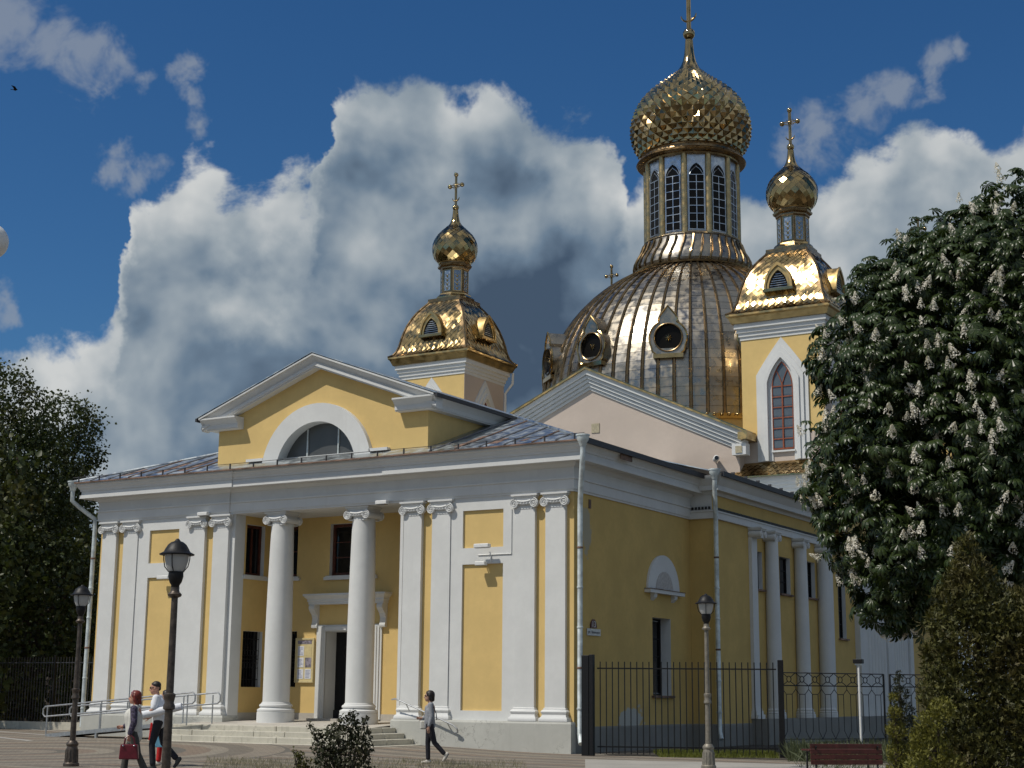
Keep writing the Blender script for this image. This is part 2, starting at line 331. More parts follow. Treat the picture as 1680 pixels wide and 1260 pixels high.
# ------------------------------------------------------------------ mesh helpers
class MB:
    def __init__(s): s.v = []; s.f = []
    def add(s, vs, fs):
        o = len(s.v); s.v.extend([tuple(p) for p in vs]); s.f.extend([tuple(i + o for i in f) for f in fs]); return s
    def box(s, x0, x1, y0, y1, z0, z1):
        x0, x1 = min(x0, x1), max(x0, x1); y0, y1 = min(y0, y1), max(y0, y1); z0, z1 = min(z0, z1), max(z0, z1)
        return s.add([(x0,y0,z0),(x1,y0,z0),(x1,y1,z0),(x0,y1,z0),(x0,y0,z1),(x1,y0,z1),(x1,y1,z1),(x0,y1,z1)],
                     [(0,3,2,1),(4,5,6,7),(0,1,5,4),(1,2,6,5),(2,3,7,6),(3,0,4,7)])
    def prism(s, pts, off):
        n = len(pts); off = Vector(off); a = [Vector(p) for p in pts]
        return s.add(a + [p + off for p in a], [tuple(range(n))[::-1], tuple(range(n, 2 * n))] + [(i, (i + 1) % n, n + (i + 1) % n, n + i) for i in range(n)])
    def rings(s, rings, closed=True, cap=(True, True)):
        n = len(rings[0]); vs = [p for r in rings for p in r]; fs = []
        for k in range(len(rings) - 1):
            for i in range(n if closed else n - 1):
                j = (i + 1) % n; fs.append((k*n+i, k*n+j, (k+1)*n+j, (k+1)*n+i))
        if cap[0]: fs.append(tuple(range(n))[::-1])
        if cap[1]: fs.append(tuple(range((len(rings)-1)*n, len(rings)*n)))
        return s.add(vs, fs)
    def lathe(s, prof, n=32, c=(0,0,0), cap=(True, True), a0=0.0):
        return s.rings([[(c[0]+r*math.cos(a0+2*PI*i/n), c[1]+r*math.sin(a0+2*PI*i/n), c[2]+z) for i in range(n)] for r, z in prof], True, cap)
    def tube(s, pts, r, n=8, cap=True):
        pts = [Vector(p) for p in pts]; rs = r if isinstance(r, (list, tuple)) else [r] * len(pts)
        rings = []; up = None
        for i, p in enumerate(pts):
            t = (pts[min(i+1, len(pts)-1)] - pts[max(i-1, 0)]).normalized()
            if up is None:
                up = Vector((0,0,1)) if abs(t.z) < 0.9 else Vector((1,0,0))
            a = t.cross(up)
            if a.length < 1e-5: a = t.orthogonal()
            a.normalize(); b = a.cross(t).normalized(); up = b
            rings.append([p + (a*math.cos(2*PI*k/n) + b*math.sin(2*PI*k/n)) * rs[i] for k in range(n)])
        return s.rings(rings, True, (cap, cap))
    def sphere(s, c, r, n=12, m=8, sc=(1,1,1)):
        prof = [(max(1e-4, math.sin(PI*k/m)), -math.cos(PI*k/m)) for k in range(m+1)]
        return s.rings([[(c[0]+r*sc[0]*q*math.cos(2*PI*i/n), c[1]+r*sc[1]*q*math.sin(2*PI*i/n), c[2]+r*sc[2]*z) for i in range(n)] for q, z in prof], True, (True, True))
    def molding(s, path, prof, closed=False):
        """sweep a closed profile [(out, z)] along an XY path; out points to the right of the walking direction"""
        P = [Vector((p[0], p[1])) for p in path]; n = len(P); rings = []
        for i in range(n):
            ds = []
            if i > 0 or closed: ds.append((P[i] - P[i-1]).normalized())
            if i < n-1 or closed: ds.append((P[(i+1) % n] - P[i]).normalized())
            ns = [Vector((d.y, -d.x)) for d in ds]
            if len(ns) == 1: m_ = ns[0]
            else:
                m_ = ns[0] + ns[1]; m_ = m_ / max(0.2, m_.dot(ns[0]))
            rings.append([(P[i].x + m_.x*o, P[i].y + m_.y*o, z) for o, z in prof])
        if closed: rings.append(rings[0])
        return s.rings(rings, True, (not closed, not closed))
    def quad(s, a, b, c, d): return s.add([a, b, c, d], [(0,1,2,3)])
    def xform(s, mat):
        s.v = [tuple(mat @ Vector(p)) for p in s.v]; return s
    def mesh(s, name, mat=None, smooth=False, recalc=True, org=None):
        me = bpy.data.meshes.new(name)
        vs = s.v if org is None else [(p[0]-org[0], p[1]-org[1], p[2]-org[2]) for p in s.v]
        me.from_pydata(vs, [], s.f)
        if recalc:
            bm = bmesh.new(); bm.from_mesh(me); bmesh.ops.recalc_face_normals(bm, faces=bm.faces); bm.to_mesh(me); bm.free()
        if smooth is not False:
            me.polygons.foreach_set('use_smooth', [True] * len(me.polygons))
            if smooth is not True: me.set_sharp_from_angle(angle=R(smooth))
        if mat is not None: me.materials.append(M[mat] if isinstance(mat, str) else mat)
        return me
    def build(s, name, mat, parent=None, smooth=False, bevel=0.0, recalc=True, local=False):
        org = None
        if parent is not None and not local:
            o_ = parent; org = Vector((0,0,0))
            while o_ is not None: org = org + o_.location; o_ = o_.parent
        me = s.mesh(name, mat, smooth, recalc, org)
        ob = bpy.data.objects.new(name, me); COL.objects.link(ob)
        if parent is not None: ob.parent = parent
        if bevel:
            md = ob.modifiers.new('bevel', 'BEVEL'); md.width = bevel; md.segments = 2; md.limit_method = 'ANGLE'; md.angle_limit = R(40)
        return ob

def thing(name, loc, label, cat, group=None, rot=0.0):
    o = bpy.data.objects.new(name, None); COL.objects.link(o); o.location = loc; o.rotation_euler = (0, 0, rot); o.empty_display_size = 0.3
    return tag(o, label, cat, group)
def tag(o, label, cat, group=None):
    o['label'] = label; o['category'] = cat
    if group: o['group'] = group
    return o
def stuff(o): o['kind'] = 'stuff'; return o
def structure(o): o['kind'] = 'structure'; return o
def link_copy(src, parent, loc=None, rot=None, name=None):
    c = src.copy(); COL.objects.link(c); c.parent = parent
    if loc is not None: c.location = loc
    if rot is not None: c.rotation_euler = rot
    return c
def copy_tree(o, parent=None):
    c = o.copy(); COL.objects.link(c); c.parent = parent
    for ch in list(o.children): copy_tree(ch, c)
    return c
def place_mesh(name, me, parent, mat4):
    o = bpy.data.objects.new(name, me); COL.objects.link(o); o.parent = parent; o.matrix_local = mat4; return o

def pieces(parent, name, items, mat, limit=300, cull=0.0, smooth=False):
    """items: (list of verts, list of faces, centre, normal) in world space. The ones that show largest become objects, the rest one 'stuff' part."""
    org = Vector((0,0,0)); o_ = parent
    while o_ is not None: org = org + o_.location; o_ = o_.parent
    sc = []
    for k, (vs, fs, c, n) in enumerate(items):
        d = CAM - c; f = n.normalized().dot(d.normalized())
        sc.append((f / d.length_squared * 1e3 if f > cull else -1, k))
    sc.sort(reverse=True)
    chosen = [k for q, k in sc[:limit] if q > 0]; cs = set(chosen)
    for k in chosen:
        vs, fs, c, n = items[k]
        me = bpy.data.meshes.new(name); me.from_pydata([tuple(Vector(v) - c) for v in vs], [], fs); me.materials.append(M[mat])
        if smooth: me.polygons.foreach_set('use_smooth', [True]*len(me.polygons))
        ob = bpy.data.objects.new(name, me); COL.objects.link(ob); ob.parent = parent; ob.location = c - org
    rest = MB()
    for k, it in enumerate(items):
        if k not in cs: rest.add(it[0], it[1])
    if rest.v:
        stuff(rest.build(name + '_field', mat, parent, recalc=False, smooth=smooth))

def wall_panel(mb, O, U, N, w, z0, z1, openings, depth, rv=None):
    """vertical wall w wide from O along U, with rectangular openings (u0,u1,z0,z1); reveals go into mb rv"""
    O = Vector(O); U = Vector(U); N = Vector(N)
    us = sorted({0, w, *[o[0] for o in openings], *[o[1] for o in openings]}); zs = sorted({z0, z1, *[o[2] for o in openings], *[o[3] for o in openings]})
    us = [u for u in us if 0 <= u <= w]; zs = [z for z in zs if z0 <= z <= z1]
    pt = lambda u, z, d=0: Vector((O.x, O.y, 0)) + U * u - N * d + Vector((0, 0, z))
    for i in range(len(us)-1):
        for j in range(len(zs)-1):
            uc = (us[i]+us[i+1])/2; zc = (zs[j]+zs[j+1])/2
            if any(o[0] < uc < o[1] and o[2] < zc < o[3] for o in openings): continue
            mb.quad(pt(us[i], zs[j]), pt(us[i+1], zs[j]), pt(us[i+1], zs[j+1]), pt(us[i], zs[j+1]))
    for (a, b, c, d) in openings:
        if rv is None: r = mb
        else: r = MB(); rv.append(r)
        for (p, q) in (((a,c),(b,c)), ((b,c),(b,d)), ((b,d),(a,d)), ((a,d),(a,c))):
            r.quad(pt(*p), pt(*q), pt(*q, depth), pt(*p, depth))
# ------------------------------------------------------------------ ground
def gz(x, y):
    s = lambda t: max(0.0, min(1.0, t)) ** 2 * (3 - 2 * max(0.0, min(1.0, t)))
    return 0.13 * s(-x / 5.5) * s((y + 9) / 7)

def paving_material():
    mt, nt, b = nodes_of('patterned_paving'); P = _pos(nt)
    sp = nt.nodes.new('ShaderNodeSeparateXYZ'); nt.links.new(P, sp.inputs[0])
    X, Y = sp.outputs['X'], sp.outputs['Y']
    def rings(cx, cy, w):
        dx = _math(nt, 'SUBTRACT', X, cx); dy = _math(nt, 'SUBTRACT', Y, cy)
        d = _math(nt, 'SQRT', _math(nt, 'ADD', _math(nt, 'MULTIPLY', dx, dx), _math(nt, 'MULTIPLY', dy, dy)))
        return _math(nt, 'DIVIDE', d, w), d
    r1, d1 = rings(-12.0, -9.5, 1.0)
    band = _math(nt, 'FRACT', _math(nt, 'DIVIDE', r1, 3.0))
    str_ = _math(nt, 'FRACT', _math(nt, 'DIVIDE', _math(nt, 'ADD', _math(nt, 'MULTIPLY', Y, 0.95), _math(nt, 'MULTIPLY', X, 0.12)), 2.4))
    far = _range(nt, d1, 7.6, 7.7, 0, 1)
    k = nt.nodes.new('ShaderNodeMix'); nt.links.new(far, k.inputs['Factor']); nt.links.new(band, k.inputs[2]); nt.links.new(str_, k.inputs[3]); k = k.outputs[0]
    n1 = _noise(nt, P, 1.5, 6, 0.65); n2 = _noise(nt, P, 30, 3, 0.6)
    rp = nt.nodes.new('ShaderNodeValToRGB'); nt.links.new(k, rp.inputs[0]); cr = rp.color_ramp; cr.interpolation = 'CONSTANT'
    cr.elements[0].position = 0; cr.elements[0].color = (0.185, 0.161, 0.130, 1)
    cr.elements[1].position = 0.22; cr.elements[1].color = (0.263, 0.225, 0.180, 1)
    e = cr.elements.new(0.50); e.color = (0.140, 0.129, 0.110, 1)
    e = cr.elements.new(0.62); e.color = (0.230, 0.178, 0.136, 1)
    e = cr.elements.new(0.84); e.color = (0.286, 0.252, 0.202, 1)
    br = nt.nodes.new('ShaderNodeTexBrick'); nt.links.new(P, br.inputs['Vector']); br.inputs['Scale'].default_value = 1.0
    br.inputs['Brick Width'].default_value = 0.2; br.inputs['Row Height'].default_value = 0.1; br.inputs['Mortar Size'].default_value = 0.006
    br.inputs['Color1'].default_value = (1, 1, 1, 1); br.inputs['Color2'].default_value = (0.8, 0.8, 0.8, 1); br.inputs['Mortar'].default_value = (0.45, 0.45, 0.45, 1)
    c = _mix(nt, 1.0, rp.outputs[0], br.outputs[0], 'MULTIPLY')
    # pale parking-bay lines in the pavers at the far left
    q = _math(nt, 'FRACT', _math(nt, 'DIVIDE', _math(nt, 'ADD', _math(nt, 'MULTIPLY', X, 0.42), Y), 2.3))
    ln = _math(nt, 'MULTIPLY', _range(nt, q, 0.10, 0.11, 1, 0), _math(nt, 'MULTIPLY', _range(nt, X, -16.3, -16.2, 1, 0), _range(nt, Y, -12.0, -11.9, 0, 1)))
    c = _mix(nt, ln, c, (0.36, 0.35, 0.33))
    c = _mix(nt, _range(nt, n1.outputs[0], 0.35, 0.75, 0, 0.35), c, (0.13, 0.125, 0.115))
    nt.links.new(c, b.inputs['Base Color']); b.inputs['Roughness'].default_value = 0.85; b.inputs['Specular IOR Level'].default_value = 0.25
    _bump(nt, b, n2.outputs[0], 0.3, 0.01)
    return mt
M['paving'] = paving_material()
M['concrete'] = plaster('concrete_path', (0.33, 0.315, 0.285), 0.12, 0.2, (0.2, 0.19, 0.17), 0.4)

def sheet(name, poly_xs, poly_ys, dz, mat):
    mb = MB(); xs, ys = poly_xs, poly_ys
    vs = [(x, y, gz(x, y) + dz) for y in ys for x in xs]; n = len(xs)
    fs = [(j*n+i, j*n+i+1, (j+1)*n+i+1, (j+1)*n+i) for j in range(len(ys)-1) for i in range(n-1)]
    mb.add(vs, fs); return structure(mb.build(name, mat, smooth=True, recalc=False))
def span(a, b, st):
    n = max(1, round((b-a)/st)); return [a + (b-a)*i/n for i in range(n+1)]
sheet('surrounding_ground', [-900, -300, -100, -50, 0, 50, 100, 300, 900], [-900, -300, -100, -50, 0, 50, 100, 300, 900], -0.16, 'soil')
sheet('paved_square', span(-46, 48, 1.0), span(-50, 40, 1.0), 0.0, 'paving')
# lawn strip along the side of the church, behind the fence
sheet('lawn', span(1.05, 30, 1.0), span(0.0, 40, 1.0), 0.012, 'soil')
sheet('soil_bed', span(-60, -19.2, 2.0), span(4.9, 60, 2.0), 0.012, 'soil')
path_mb = MB()
a_, b_, c_, d_ = at_ground(960, 1246), at_ground(1640, 1262), at_ground(1640, 1300), at_ground(960, 1268)
structure(MB().add([a_ + Vector((0,0,0.006)), b_ + Vector((0,0,0.006)), c_ + Vector((0,0,0.006)), d_ + Vector((0,0,0.006))], [(0,1,2,3)]).build('concrete_path', 'concrete', recalc=False))

# ------------------------------------------------------------------ front hall
CX = -9.15
hall = thing('church_hall', (CX, 0, 0.0), 'yellow and white classical entrance hall with columns, pediment and grey metal roof', 'church')
ZT = 7.31
# walls ------------------------------------------------------------
rv = []
def reveals(rv, mat, par):
    for r in rv: r.build('window_reveal', mat, par, recalc=False)
def panel(name, mat, par, *a):
    m_ = MB(); wall_panel(m_, *a); return m_.build(name, mat, par, recalc=False)
mb = MB()
wall_panel(mb, (-18.45, 0, 0), (1,0,0), (0,-1,0), 5.85, 0.3, 7.6, [], 0.1)
mb.build('front_wall', 'yellow', hall, recalc=False)
panel('front_wall', 'yellow', hall, (-5.75, 0, 0), (1,0,0), (0,-1,0), 5.9, 0.3, 7.6, [], 0.1)
mb = MB()
BX = -12.45                                   # portico: back wall y=2, x from BX to -5.85
ops = [(0.25,1.05,5.38,7.08), (2.40,4.20,5.36,7.06), (5.55,6.4,5.38,7.08), (0.25,1.15,1.78,3.58), (5.45,6.35,1.78,3.58), (2.35,4.25,0.70,3.55)]
wall_panel(mb, (BX, 2.0, 0), (1,0,0), (0,-1,0), 6.6, 0.5, 7.4, ops, 0.22, rv)
mb.build('porch_wall', 'yellow', hall, recalc=False); mb = MB()
wall_panel(mb, (BX, 0.5, 0), (0,1,0), (1,0,0), 1.5, 0.5, 7.4, [(0.12,1.05,5.38,7.05), (0.14,1.12,1.76,3.56)], 0.22, rv)
mb.build('porch_side_wall', 'yellow', hall, recalc=False)
panel('porch_side_wall', 'yellow', hall, (-5.85, 0.5, 0), (0,1,0), (-1,0,0), 1.5, 0.5, 7.4, [], 0.2)
reveals(rv, 'white', hall)
mb = MB(); rv = []
wall_panel(mb, (0.15, 0, 0), (0,1,0), (1,0,0), 8.1, 0.3, 7.6, [(5.12,6.46,1.6,3.98)], 0.42, rv)
mb.build('side_wall', 'yellow_shade', hall, recalc=False)
panel('side_wall', 'yellow_shade', hall, (-18.45, 0, 0), (0,1,0), (-1,0,0), 8.1, 0.3, 7.6, [], 0.2)
reveals(rv, 'white', hall)
MB().box(-12.60, -12.42, 0.0, 0.5, 0.5, ZT).build('anta', 'white', hall)
MB().box(-5.86, -5.68, 0.0, 0.5, 0.5, ZT).build('anta', 'white', hall)
MB().box(BX+0.003, -5.853, -0.02, 2.0, 7.312, 7.5).build('portico_ceiling', 'white', hall)
# grey skirting inside the portico
MB().box(BX, -10.46, 1.975, 2.05, 0.55, 0.95).build('skirting', 'floor', hall)
MB().box(-7.84, -5.86, 1.975, 2.05, 0.55, 0.95).build('skirting', 'floor', hall)
MB().box(BX-0.03, BX+0.03, 0.5, 1.97, 0.55, 0.95).build('skirting', 'floor', hall)
# plinth ------------------------------------------------------------
pl = [(-0.35, -0.1), (0.0, -0.1), (0.0, 0.80), (-0.03, 0.86), (-0.35, 0.86)]
MB().molding([(-18.6, 7.9), (-18.6, -0.27), (-12.38, -0.27), (-12.38, 0.5)], pl).build('plinth', 'plinth', hall)
MB().molding([(-5.88, 0.6), (-5.88, -0.27), (0.20, -0.27), (0.20, 0.0)], pl).build('plinth', 'plinth', hall)
MB().molding([(0.19, 0.001), (0.19, 7.95)], [(-0.3,-0.1),(0,-0.1),(0,0.68),(-0.02,0.72),(-0.3,0.72)]).build('plinth', 'plinth_shade', hall)
# capitals, bases, pilasters ---------------------------------------
def volute(mb, cx, y, cz, r, sgn, d=0.1):
    n = 18
    mb.rings([[(cx + r*0.93*math.cos(2*PI*i/n), y+d, cz + r*0.93*math.sin(2*PI*i/n)) for i in range(n)], [(cx + r*0.93*math.cos(2*PI*i/n), y, cz + r*0.93*math.sin(2*PI*i/n)) for i in range(n)]])
    pts = []; rad = []
    T = 2.35
    for k in range(40):
        t = k/39; a = PI/2 + sgn * (-1) * 2*PI*T*t; q = r*(0.93*(1-t)**0.9 + 0.10)
        pts.append((cx + q*math.cos(a), y - 0.012, cz + q*math.sin(a))); rad.append(r*0.155*(1-0.45*t))
    mb.tube(pts, rad, 5)
    mb.sphere((cx, y-0.01, cz), r*0.17, 8, 6)
def capital_mesh(w, deep, z0, ov, back=0.0):
    """Ionic capital for a shaft w wide standing at x=0, front at y=-deep; z0 is its top"""
    mb = MB(); h = w/2
    for (o, a, b) in ((ov, -0.055, 0.0), (ov-0.045, -0.10, -0.055), (ov-0.075, -0.15, -0.10)):
        mb.box(-h-o, h+o, -deep-o*0.9, back, z0+a, z0+b)
    mb.box(-h-0.02, h+0.02, -deep-0.03, back, z0-0.27, z0-0.15)
    r = 0.135; zc = z0-0.275
    for sg in (-1, 1): volute(mb, sg*(h+0.0), -deep-0.07, zc, r, sg, 0.1)
    # cushion between the volutes
    pts = [(-h+0.10 + (w-0.2)*t, -deep-0.06, z0-0.20 - 0.03*math.sin(PI*t)) for t in [i/8 for i in range(9)]]
    mb.tube(pts, 0.045, 6); mb.tube([(p[0], p[1]+0.01, p[2]-0.06) for p in pts], 0.028, 6)
    for i in range(5): mb.sphere((-h*0.6 + h*1.2*i/4, -deep-0.075, z0-0.275), 0.028, 6, 5, (0.8, 0.8, 1.3))
    mb.box(-h-0.005, h+0.005, -deep-0.012, back, z0-0.43, z0-0.405)
    return mb
def base_mesh(w, deep, z0, z1, back=0.0):
    h = w/2; H = z1-z0
    prof = [(-0.06, z0), (0.13, z0), (0.135, z0+H*0.12), (0.12, z0+H*0.24), (0.075, z0+H*0.34), (0.055, z0+H*0.5), (0.075, z0+H*0.60), (0.085, z0+H*0.70), (0.06, z0+H*0.82), (0.03, z0+H*0.86), (0.03, z0+H*0.95), (0.0, z1), (-0.06, z1)]
    return MB().molding([(-h, back), (-h, -deep), (h, -deep), (h, back)], prof)
PILX = [-17.945, -16.945, -13.945, -12.925, -5.33, -4.30, -1.395, -0.395]
PW = 0.65
ZB0, ZB1, ZC = 0.862, 1.24, 7.305
cap_me = capital_mesh(PW, 0.12, ZC, 0.11).mesh('capital', 'trim', 45)
bas_me = base_mesh(PW, 0.12, ZB0, ZB1).mesh('base', 'trim', 40)
sh_me = MB().box(-PW/2, PW/2, -0.12, -0.001, ZB1-0.02, ZC-0.2).mesh('pilaster', 'white')
for x in PILX:
    p = bpy.data.objects.new('pilaster', sh_me); COL.objects.link(p); p.parent = hall; p.location = (x-CX, 0, 0)
    for nm, me in (('capital', cap_me), ('base', bas_me)):
        o = bpy.data.objects.new(nm, me); COL.objects.link(o); o.parent = p
# columns
CR = 0.425
prof = [(CR*(1.0 if t < 0.3 else 1.0 - 0.16*((t-0.3)/0.7)**1.6), 1.30 + (6.98-1.30)*t) for t in [i/14 for i in range(15)]]
col_me = MB().lathe([(CR+0.03, 1.24), (CR+0.03, 1.28)] + prof + [(CR*0.84+0.03, 6.99), (CR*0.84+0.03, 7.03)], 40).mesh('column', 'white', 35)
cb_me = MB().lathe([(CR+0.17, 0.6), (CR+0.17, 0.98), (CR+0.15, 0.985), (CR+0.165, 1.02), (CR+0.16, 1.07), (CR+0.10, 1.10), (CR+0.06, 1.13), (CR+0.06, 1.15), (CR+0.10, 1.17), (CR+0.09, 1.22), (CR+0.04, 1.25), (CR, 1.28)], 40).mesh('base', 'trim', 35)
ccap = capital_mesh(0.70, 0.33, 7.305, 0.09, back=0.33)
for sg in (-1, 1): volute(ccap, sg*0.35, 0.40, 7.03, 0.135, sg, -0.1)
ccap.tube([(-0.35, -0.33, 7.03), (-0.35, 0.33, 7.03)], 0.10, 10); ccap.tube([(0.35, -0.33, 7.03), (0.35, 0.33, 7.03)], 0.10, 10)
cc_me = ccap.mesh('capital', 'trim', 45)
for x in (CX-1.62, CX+1.62):
    p = bpy.data.objects.new('column', col_me); COL.objects.link(p); p.parent = hall; p.location = (x-CX, 0.40, 0)
    for nm, me in (('capital', cc_me), ('base', cb_me)):
        o = bpy.data.objects.new(nm, me); COL.objects.link(o); o.parent = p
# framed bays between the pilaster pairs
for x0, x1 in ((-3.97, -1.73), (-16.61, -14.275)):
    mb = MB(); m_ = (x0+x1)/2; hw = 0.70 if x0 > -5 else 0.66
    o_ = [(m_-hw-x0, m_+hw-x0, 1.13, 5.34), (m_-hw-x0, m_+hw-x0, 5.82, 6.93)]
    wall_panel(mb, (x0, -0.085, 0), (1,0,0), (0,-1,0), x1-x0, 0.85, 7.31, o_, 0.084)
    mb.quad((x0,-0.085,0.85),(x0,0,0.85),(x0,0,7.31),(x0,-0.085,7.31)); mb.quad((x1,-0.085,0.85),(x1,0,0.85),(x1,0,7.31),(x1,-0.085,7.31))
    fr = mb.build('bay_frame', 'white', hall, recalc=False)
    for (a, b, c, d) in o_:
        MB().box(x0+a-0.01, x0+b+0.01, -0.022, -0.002, c-0.01, d+0.01).build('bay_panel', 'yellow', fr)
# entablature + cornice
ent_path = [(-18.5, 7.9), (-18.5, -0.12), (-12.62, -0.12), (-12.62, -0.075), (-5.66, -0.075), (-5.66, -0.12), (0.2, -0.12), (0.2, 8.0)]
ent = [(-0.3, 7.31), (0.0, 7.31), (0.0, 7.37), (0.03, 7.372), (0.03, 7.655), (0.075, 7.66), (0.075, 7.715), (0.02, 7.72), (0.02, 8.0), (0.06, 8.03), (0.12, 8.08), (0.15, 8.14), (-0.3, 8.14)]
MB().molding(ent_path, ent).build('entablature', 'trim', hall)
cor = [(-0.3, 8.142), (0.40, 8.142), (0.42, 8.12), (0.50, 8.12), (0.50, 8.235), (0.45, 8.245), (0.45, 8.36), (0.48, 8.365), (0.49, 8.42), (0.54, 8.48), (0.57, 8.55), (0.63, 8.57), (0.63, 8.66), (-0.3, 8.66)]
MB().molding(ent_path, cor).build('cornice', 'trim', hall)
# roof ---------------------------------------------------------------
XL, XR, YF, ZE, SL = -19.18, 0.90, -0.80, 8.675, 0.355
roof_mb = MB(); T = 6.2
zr = ZE + SL*T
roof_mb.quad((XL,YF,ZE),(XR,YF,ZE),(XR-T,YF+T,zr),(XL+T,YF+T,zr))
roof_mb.quad((XR,YF,ZE),(XR,8.4,ZE),(XR-T,8.4,zr),(XR-T,YF+T,zr))
roof_mb.quad((XL,8.4,ZE),(XL,YF,ZE),(XL+T,YF+T,zr),(XL+T,8.4,zr))
roof_mb.quad((XL+T,YF+T,zr),(XR-T,YF+T,zr),(XR-T,18.6,zr+0.1),(XL+T,18.6,zr+0.1))
rf = roof_mb.build('roof', 'roof', hall, recalc=False)
# standing seams on the front slope, each its own strip
for i in range(1, 23):
    x = XL + (XR-XL)*i/23 + random.uniform(-0.05, 0.05)
    t = min(T, x-XL, XR-x)
    if CX-4.2 < x < CX+4.2: continue
    MB().tube([(x, YF, ZE+0.02), (x, YF+t, ZE+SL*t+0.02)], 0.022, 4).build('roof_seam', 'rust' if i % 3 == 0 else 'roofseam', rf)
MB().tube([(XR, YF, ZE+0.02), (XR-T, YF+T, zr+0.02)], 0.05, 6).build('hip_cap', 'roof', rf)
MB().tube([(XL, YF, ZE+0.02), (XL+T, YF+T, zr+0.02)], 0.05, 6).build('hip_cap', 'roof', rf)
# rust streaks: thin worn flashings lying on the slope near the right hip
for (x, t0, t1, w) in ((-3.6, 0.3, 2.0, 0.16), (-2.4, 0.2, 1.2, 0.2), (-1.4, 0.15, 0.8, 0.14), (-17.2, 0.2, 1.5, 0.18), (-15.6, 0.2, 1.9, 0.2), (-14.6, 0.2, 2.0, 0.18)):
    MB().prism([(x-w, YF+t0, ZE+SL*t0+0.004), (x+w, YF+t0, ZE+SL*t0+0.004), (x+w*0.7, YF+t1, ZE+SL*t1+0.004), (x-w*0.4, YF+t1, ZE+SL*t1+0.004)], (0,0,0.004)).build('worn_flashing', 'rust', rf)
# roof-edge strip with clips, all along the front
MB().prism([(XL,YF-0.01,ZE-0.02),(XR,YF-0.01,ZE-0.02),(XR,YF+0.35,ZE+0.13),(XL,YF+0.35,ZE+0.13)], (0,0,0.012)).build('roof_edge_strip', 'roof', rf)
MB().box(XL, XR, YF-0.03, YF+0.01, ZE-0.045, ZE-0.005).build('drip_edge', 'rust', rf)
MB().box(XR, XR+0.05, YF, 8.0, ZE-0.11, ZE+0.05).build('side_gutter', 'roofdark', rf)
for i in range(21):
    x = XL + 0.3 + (XR-XL-0.6)*i/20
    MB().box(x-0.018, x+0.018, YF-0.02, YF+0.02, ZE-0.03, ZE+0.17).build('gutter_clip', 'roofdark', rf)
MB().tube([(XL, YF+0.02, ZE+0.165), (XR, YF+0.02, ZE+0.165)], 0.010, 5).build('snow_rail', 'roofdark', rf)
# pediment block -------------------------------------------------------
PX0, PX1, PY = CX-4.2, CX+4.2, 0.05
ZA = 10.05            # springing of the raking cornice soffit at the wall ends
def rake_z(x, z_eave, slope): return z_eave + slope*(4.75-abs(x-CX))
SLP = 0.368
n = 28; arc = [(CX-2.2*math.cos(PI*i/n), 8.5+2.2*math.sin(PI*i/n)) for i in range(n+1)]
mb = MB()
# front wall with the arched opening cut out (strip by strip)
ins = [(CX-1.62*math.cos(PI*i/n), 8.5+1.62*math.sin(PI*i/n)) for i in range(n+1)]
topz = lambda x: rake_z(x, 10.12, SLP)
mb.quad((PX0,PY,8.4),(CX-1.62,PY,8.4),(CX-1.62,PY,topz(CX-1.62)),(PX0,PY,topz(PX0)))
mb.quad((CX+1.62,PY,8.4),(PX1,PY,8.4),(PX1,PY,topz(PX1)),(CX+1.62,PY,topz(CX+1.62)))
for i in range(n):
    (xa, za), (xb, zb) = ins[i], ins[i+1]
    mb.quad((xa,PY,za),(xb,PY,zb),(xb,PY,topz(xb)),(xa,PY,topz(xa)))
mb.quad((PX1,PY,8.4),(PX1,7.5,8.4),(PX1,7.5,topz(PX1)),(PX1,PY,topz(PX1)))
mb.quad((PX0,7.5,8.4),(PX0,PY,8.4),(PX0,PY,topz(PX0)),(PX0,7.5,topz(PX0)))
mb.build('pediment_wall', 'yellow', hall, recalc=False)
def arch_ring(mb, cx, cz, r0, r1, y0, y1, n=28, leg=0.0):
    a = [(-1, 0)] if 0 else []
    rr = []
    pts_o = [(cx-r1*math.cos(PI*i/n), cz+r1*math.sin(PI*i/n)) for i in range(n+1)]; pts_i = [(cx-r0*math.cos(PI*i/n), cz+r0*math.sin(PI*i/n)) for i in range(n+1)]
    return mb.rings([[(o[0], y0, o[1]), (o[0], y1, o[1]), (q[0], y1, q[1]), (q[0], y0, q[1])] for o, q in zip(pts_o, pts_i)])
arch_ring(MB(), CX, 8.5, 1.60, 2.2, -0.12, 0.30).build('arch_surround', 'white', hall, smooth=30)
lun = MB()
lp = [(CX-1.6*math.cos(PI*i/n), 0.30, 8.5+1.6*math.sin(PI*i/n)) for i in range(n+1)]
lun.prism(lp, (0, 0.02, 0)); lw = lun.build('lunette_window', 'glassgrey', hall)
for x in (CX-0.62, CX+0.62):
    MB().box(x-0.022, x+0.022, 0.255, 0.299, 8.6, 8.5+math.sqrt(1.6**2-0.62**2)-0.01).build('glazing_bar', 'galv', lw)
MB().box(CX-1.58, CX+1.58, 0.2, 0.298, 8.99, 9.06).build('window_sill', 'trim', lw)
for x in (CX-2.5, CX+2.45): MB().box(x-0.35, x+0.35, -0.12, 0.04, 8.98, 9.07).build('impost', 'trim', hall)
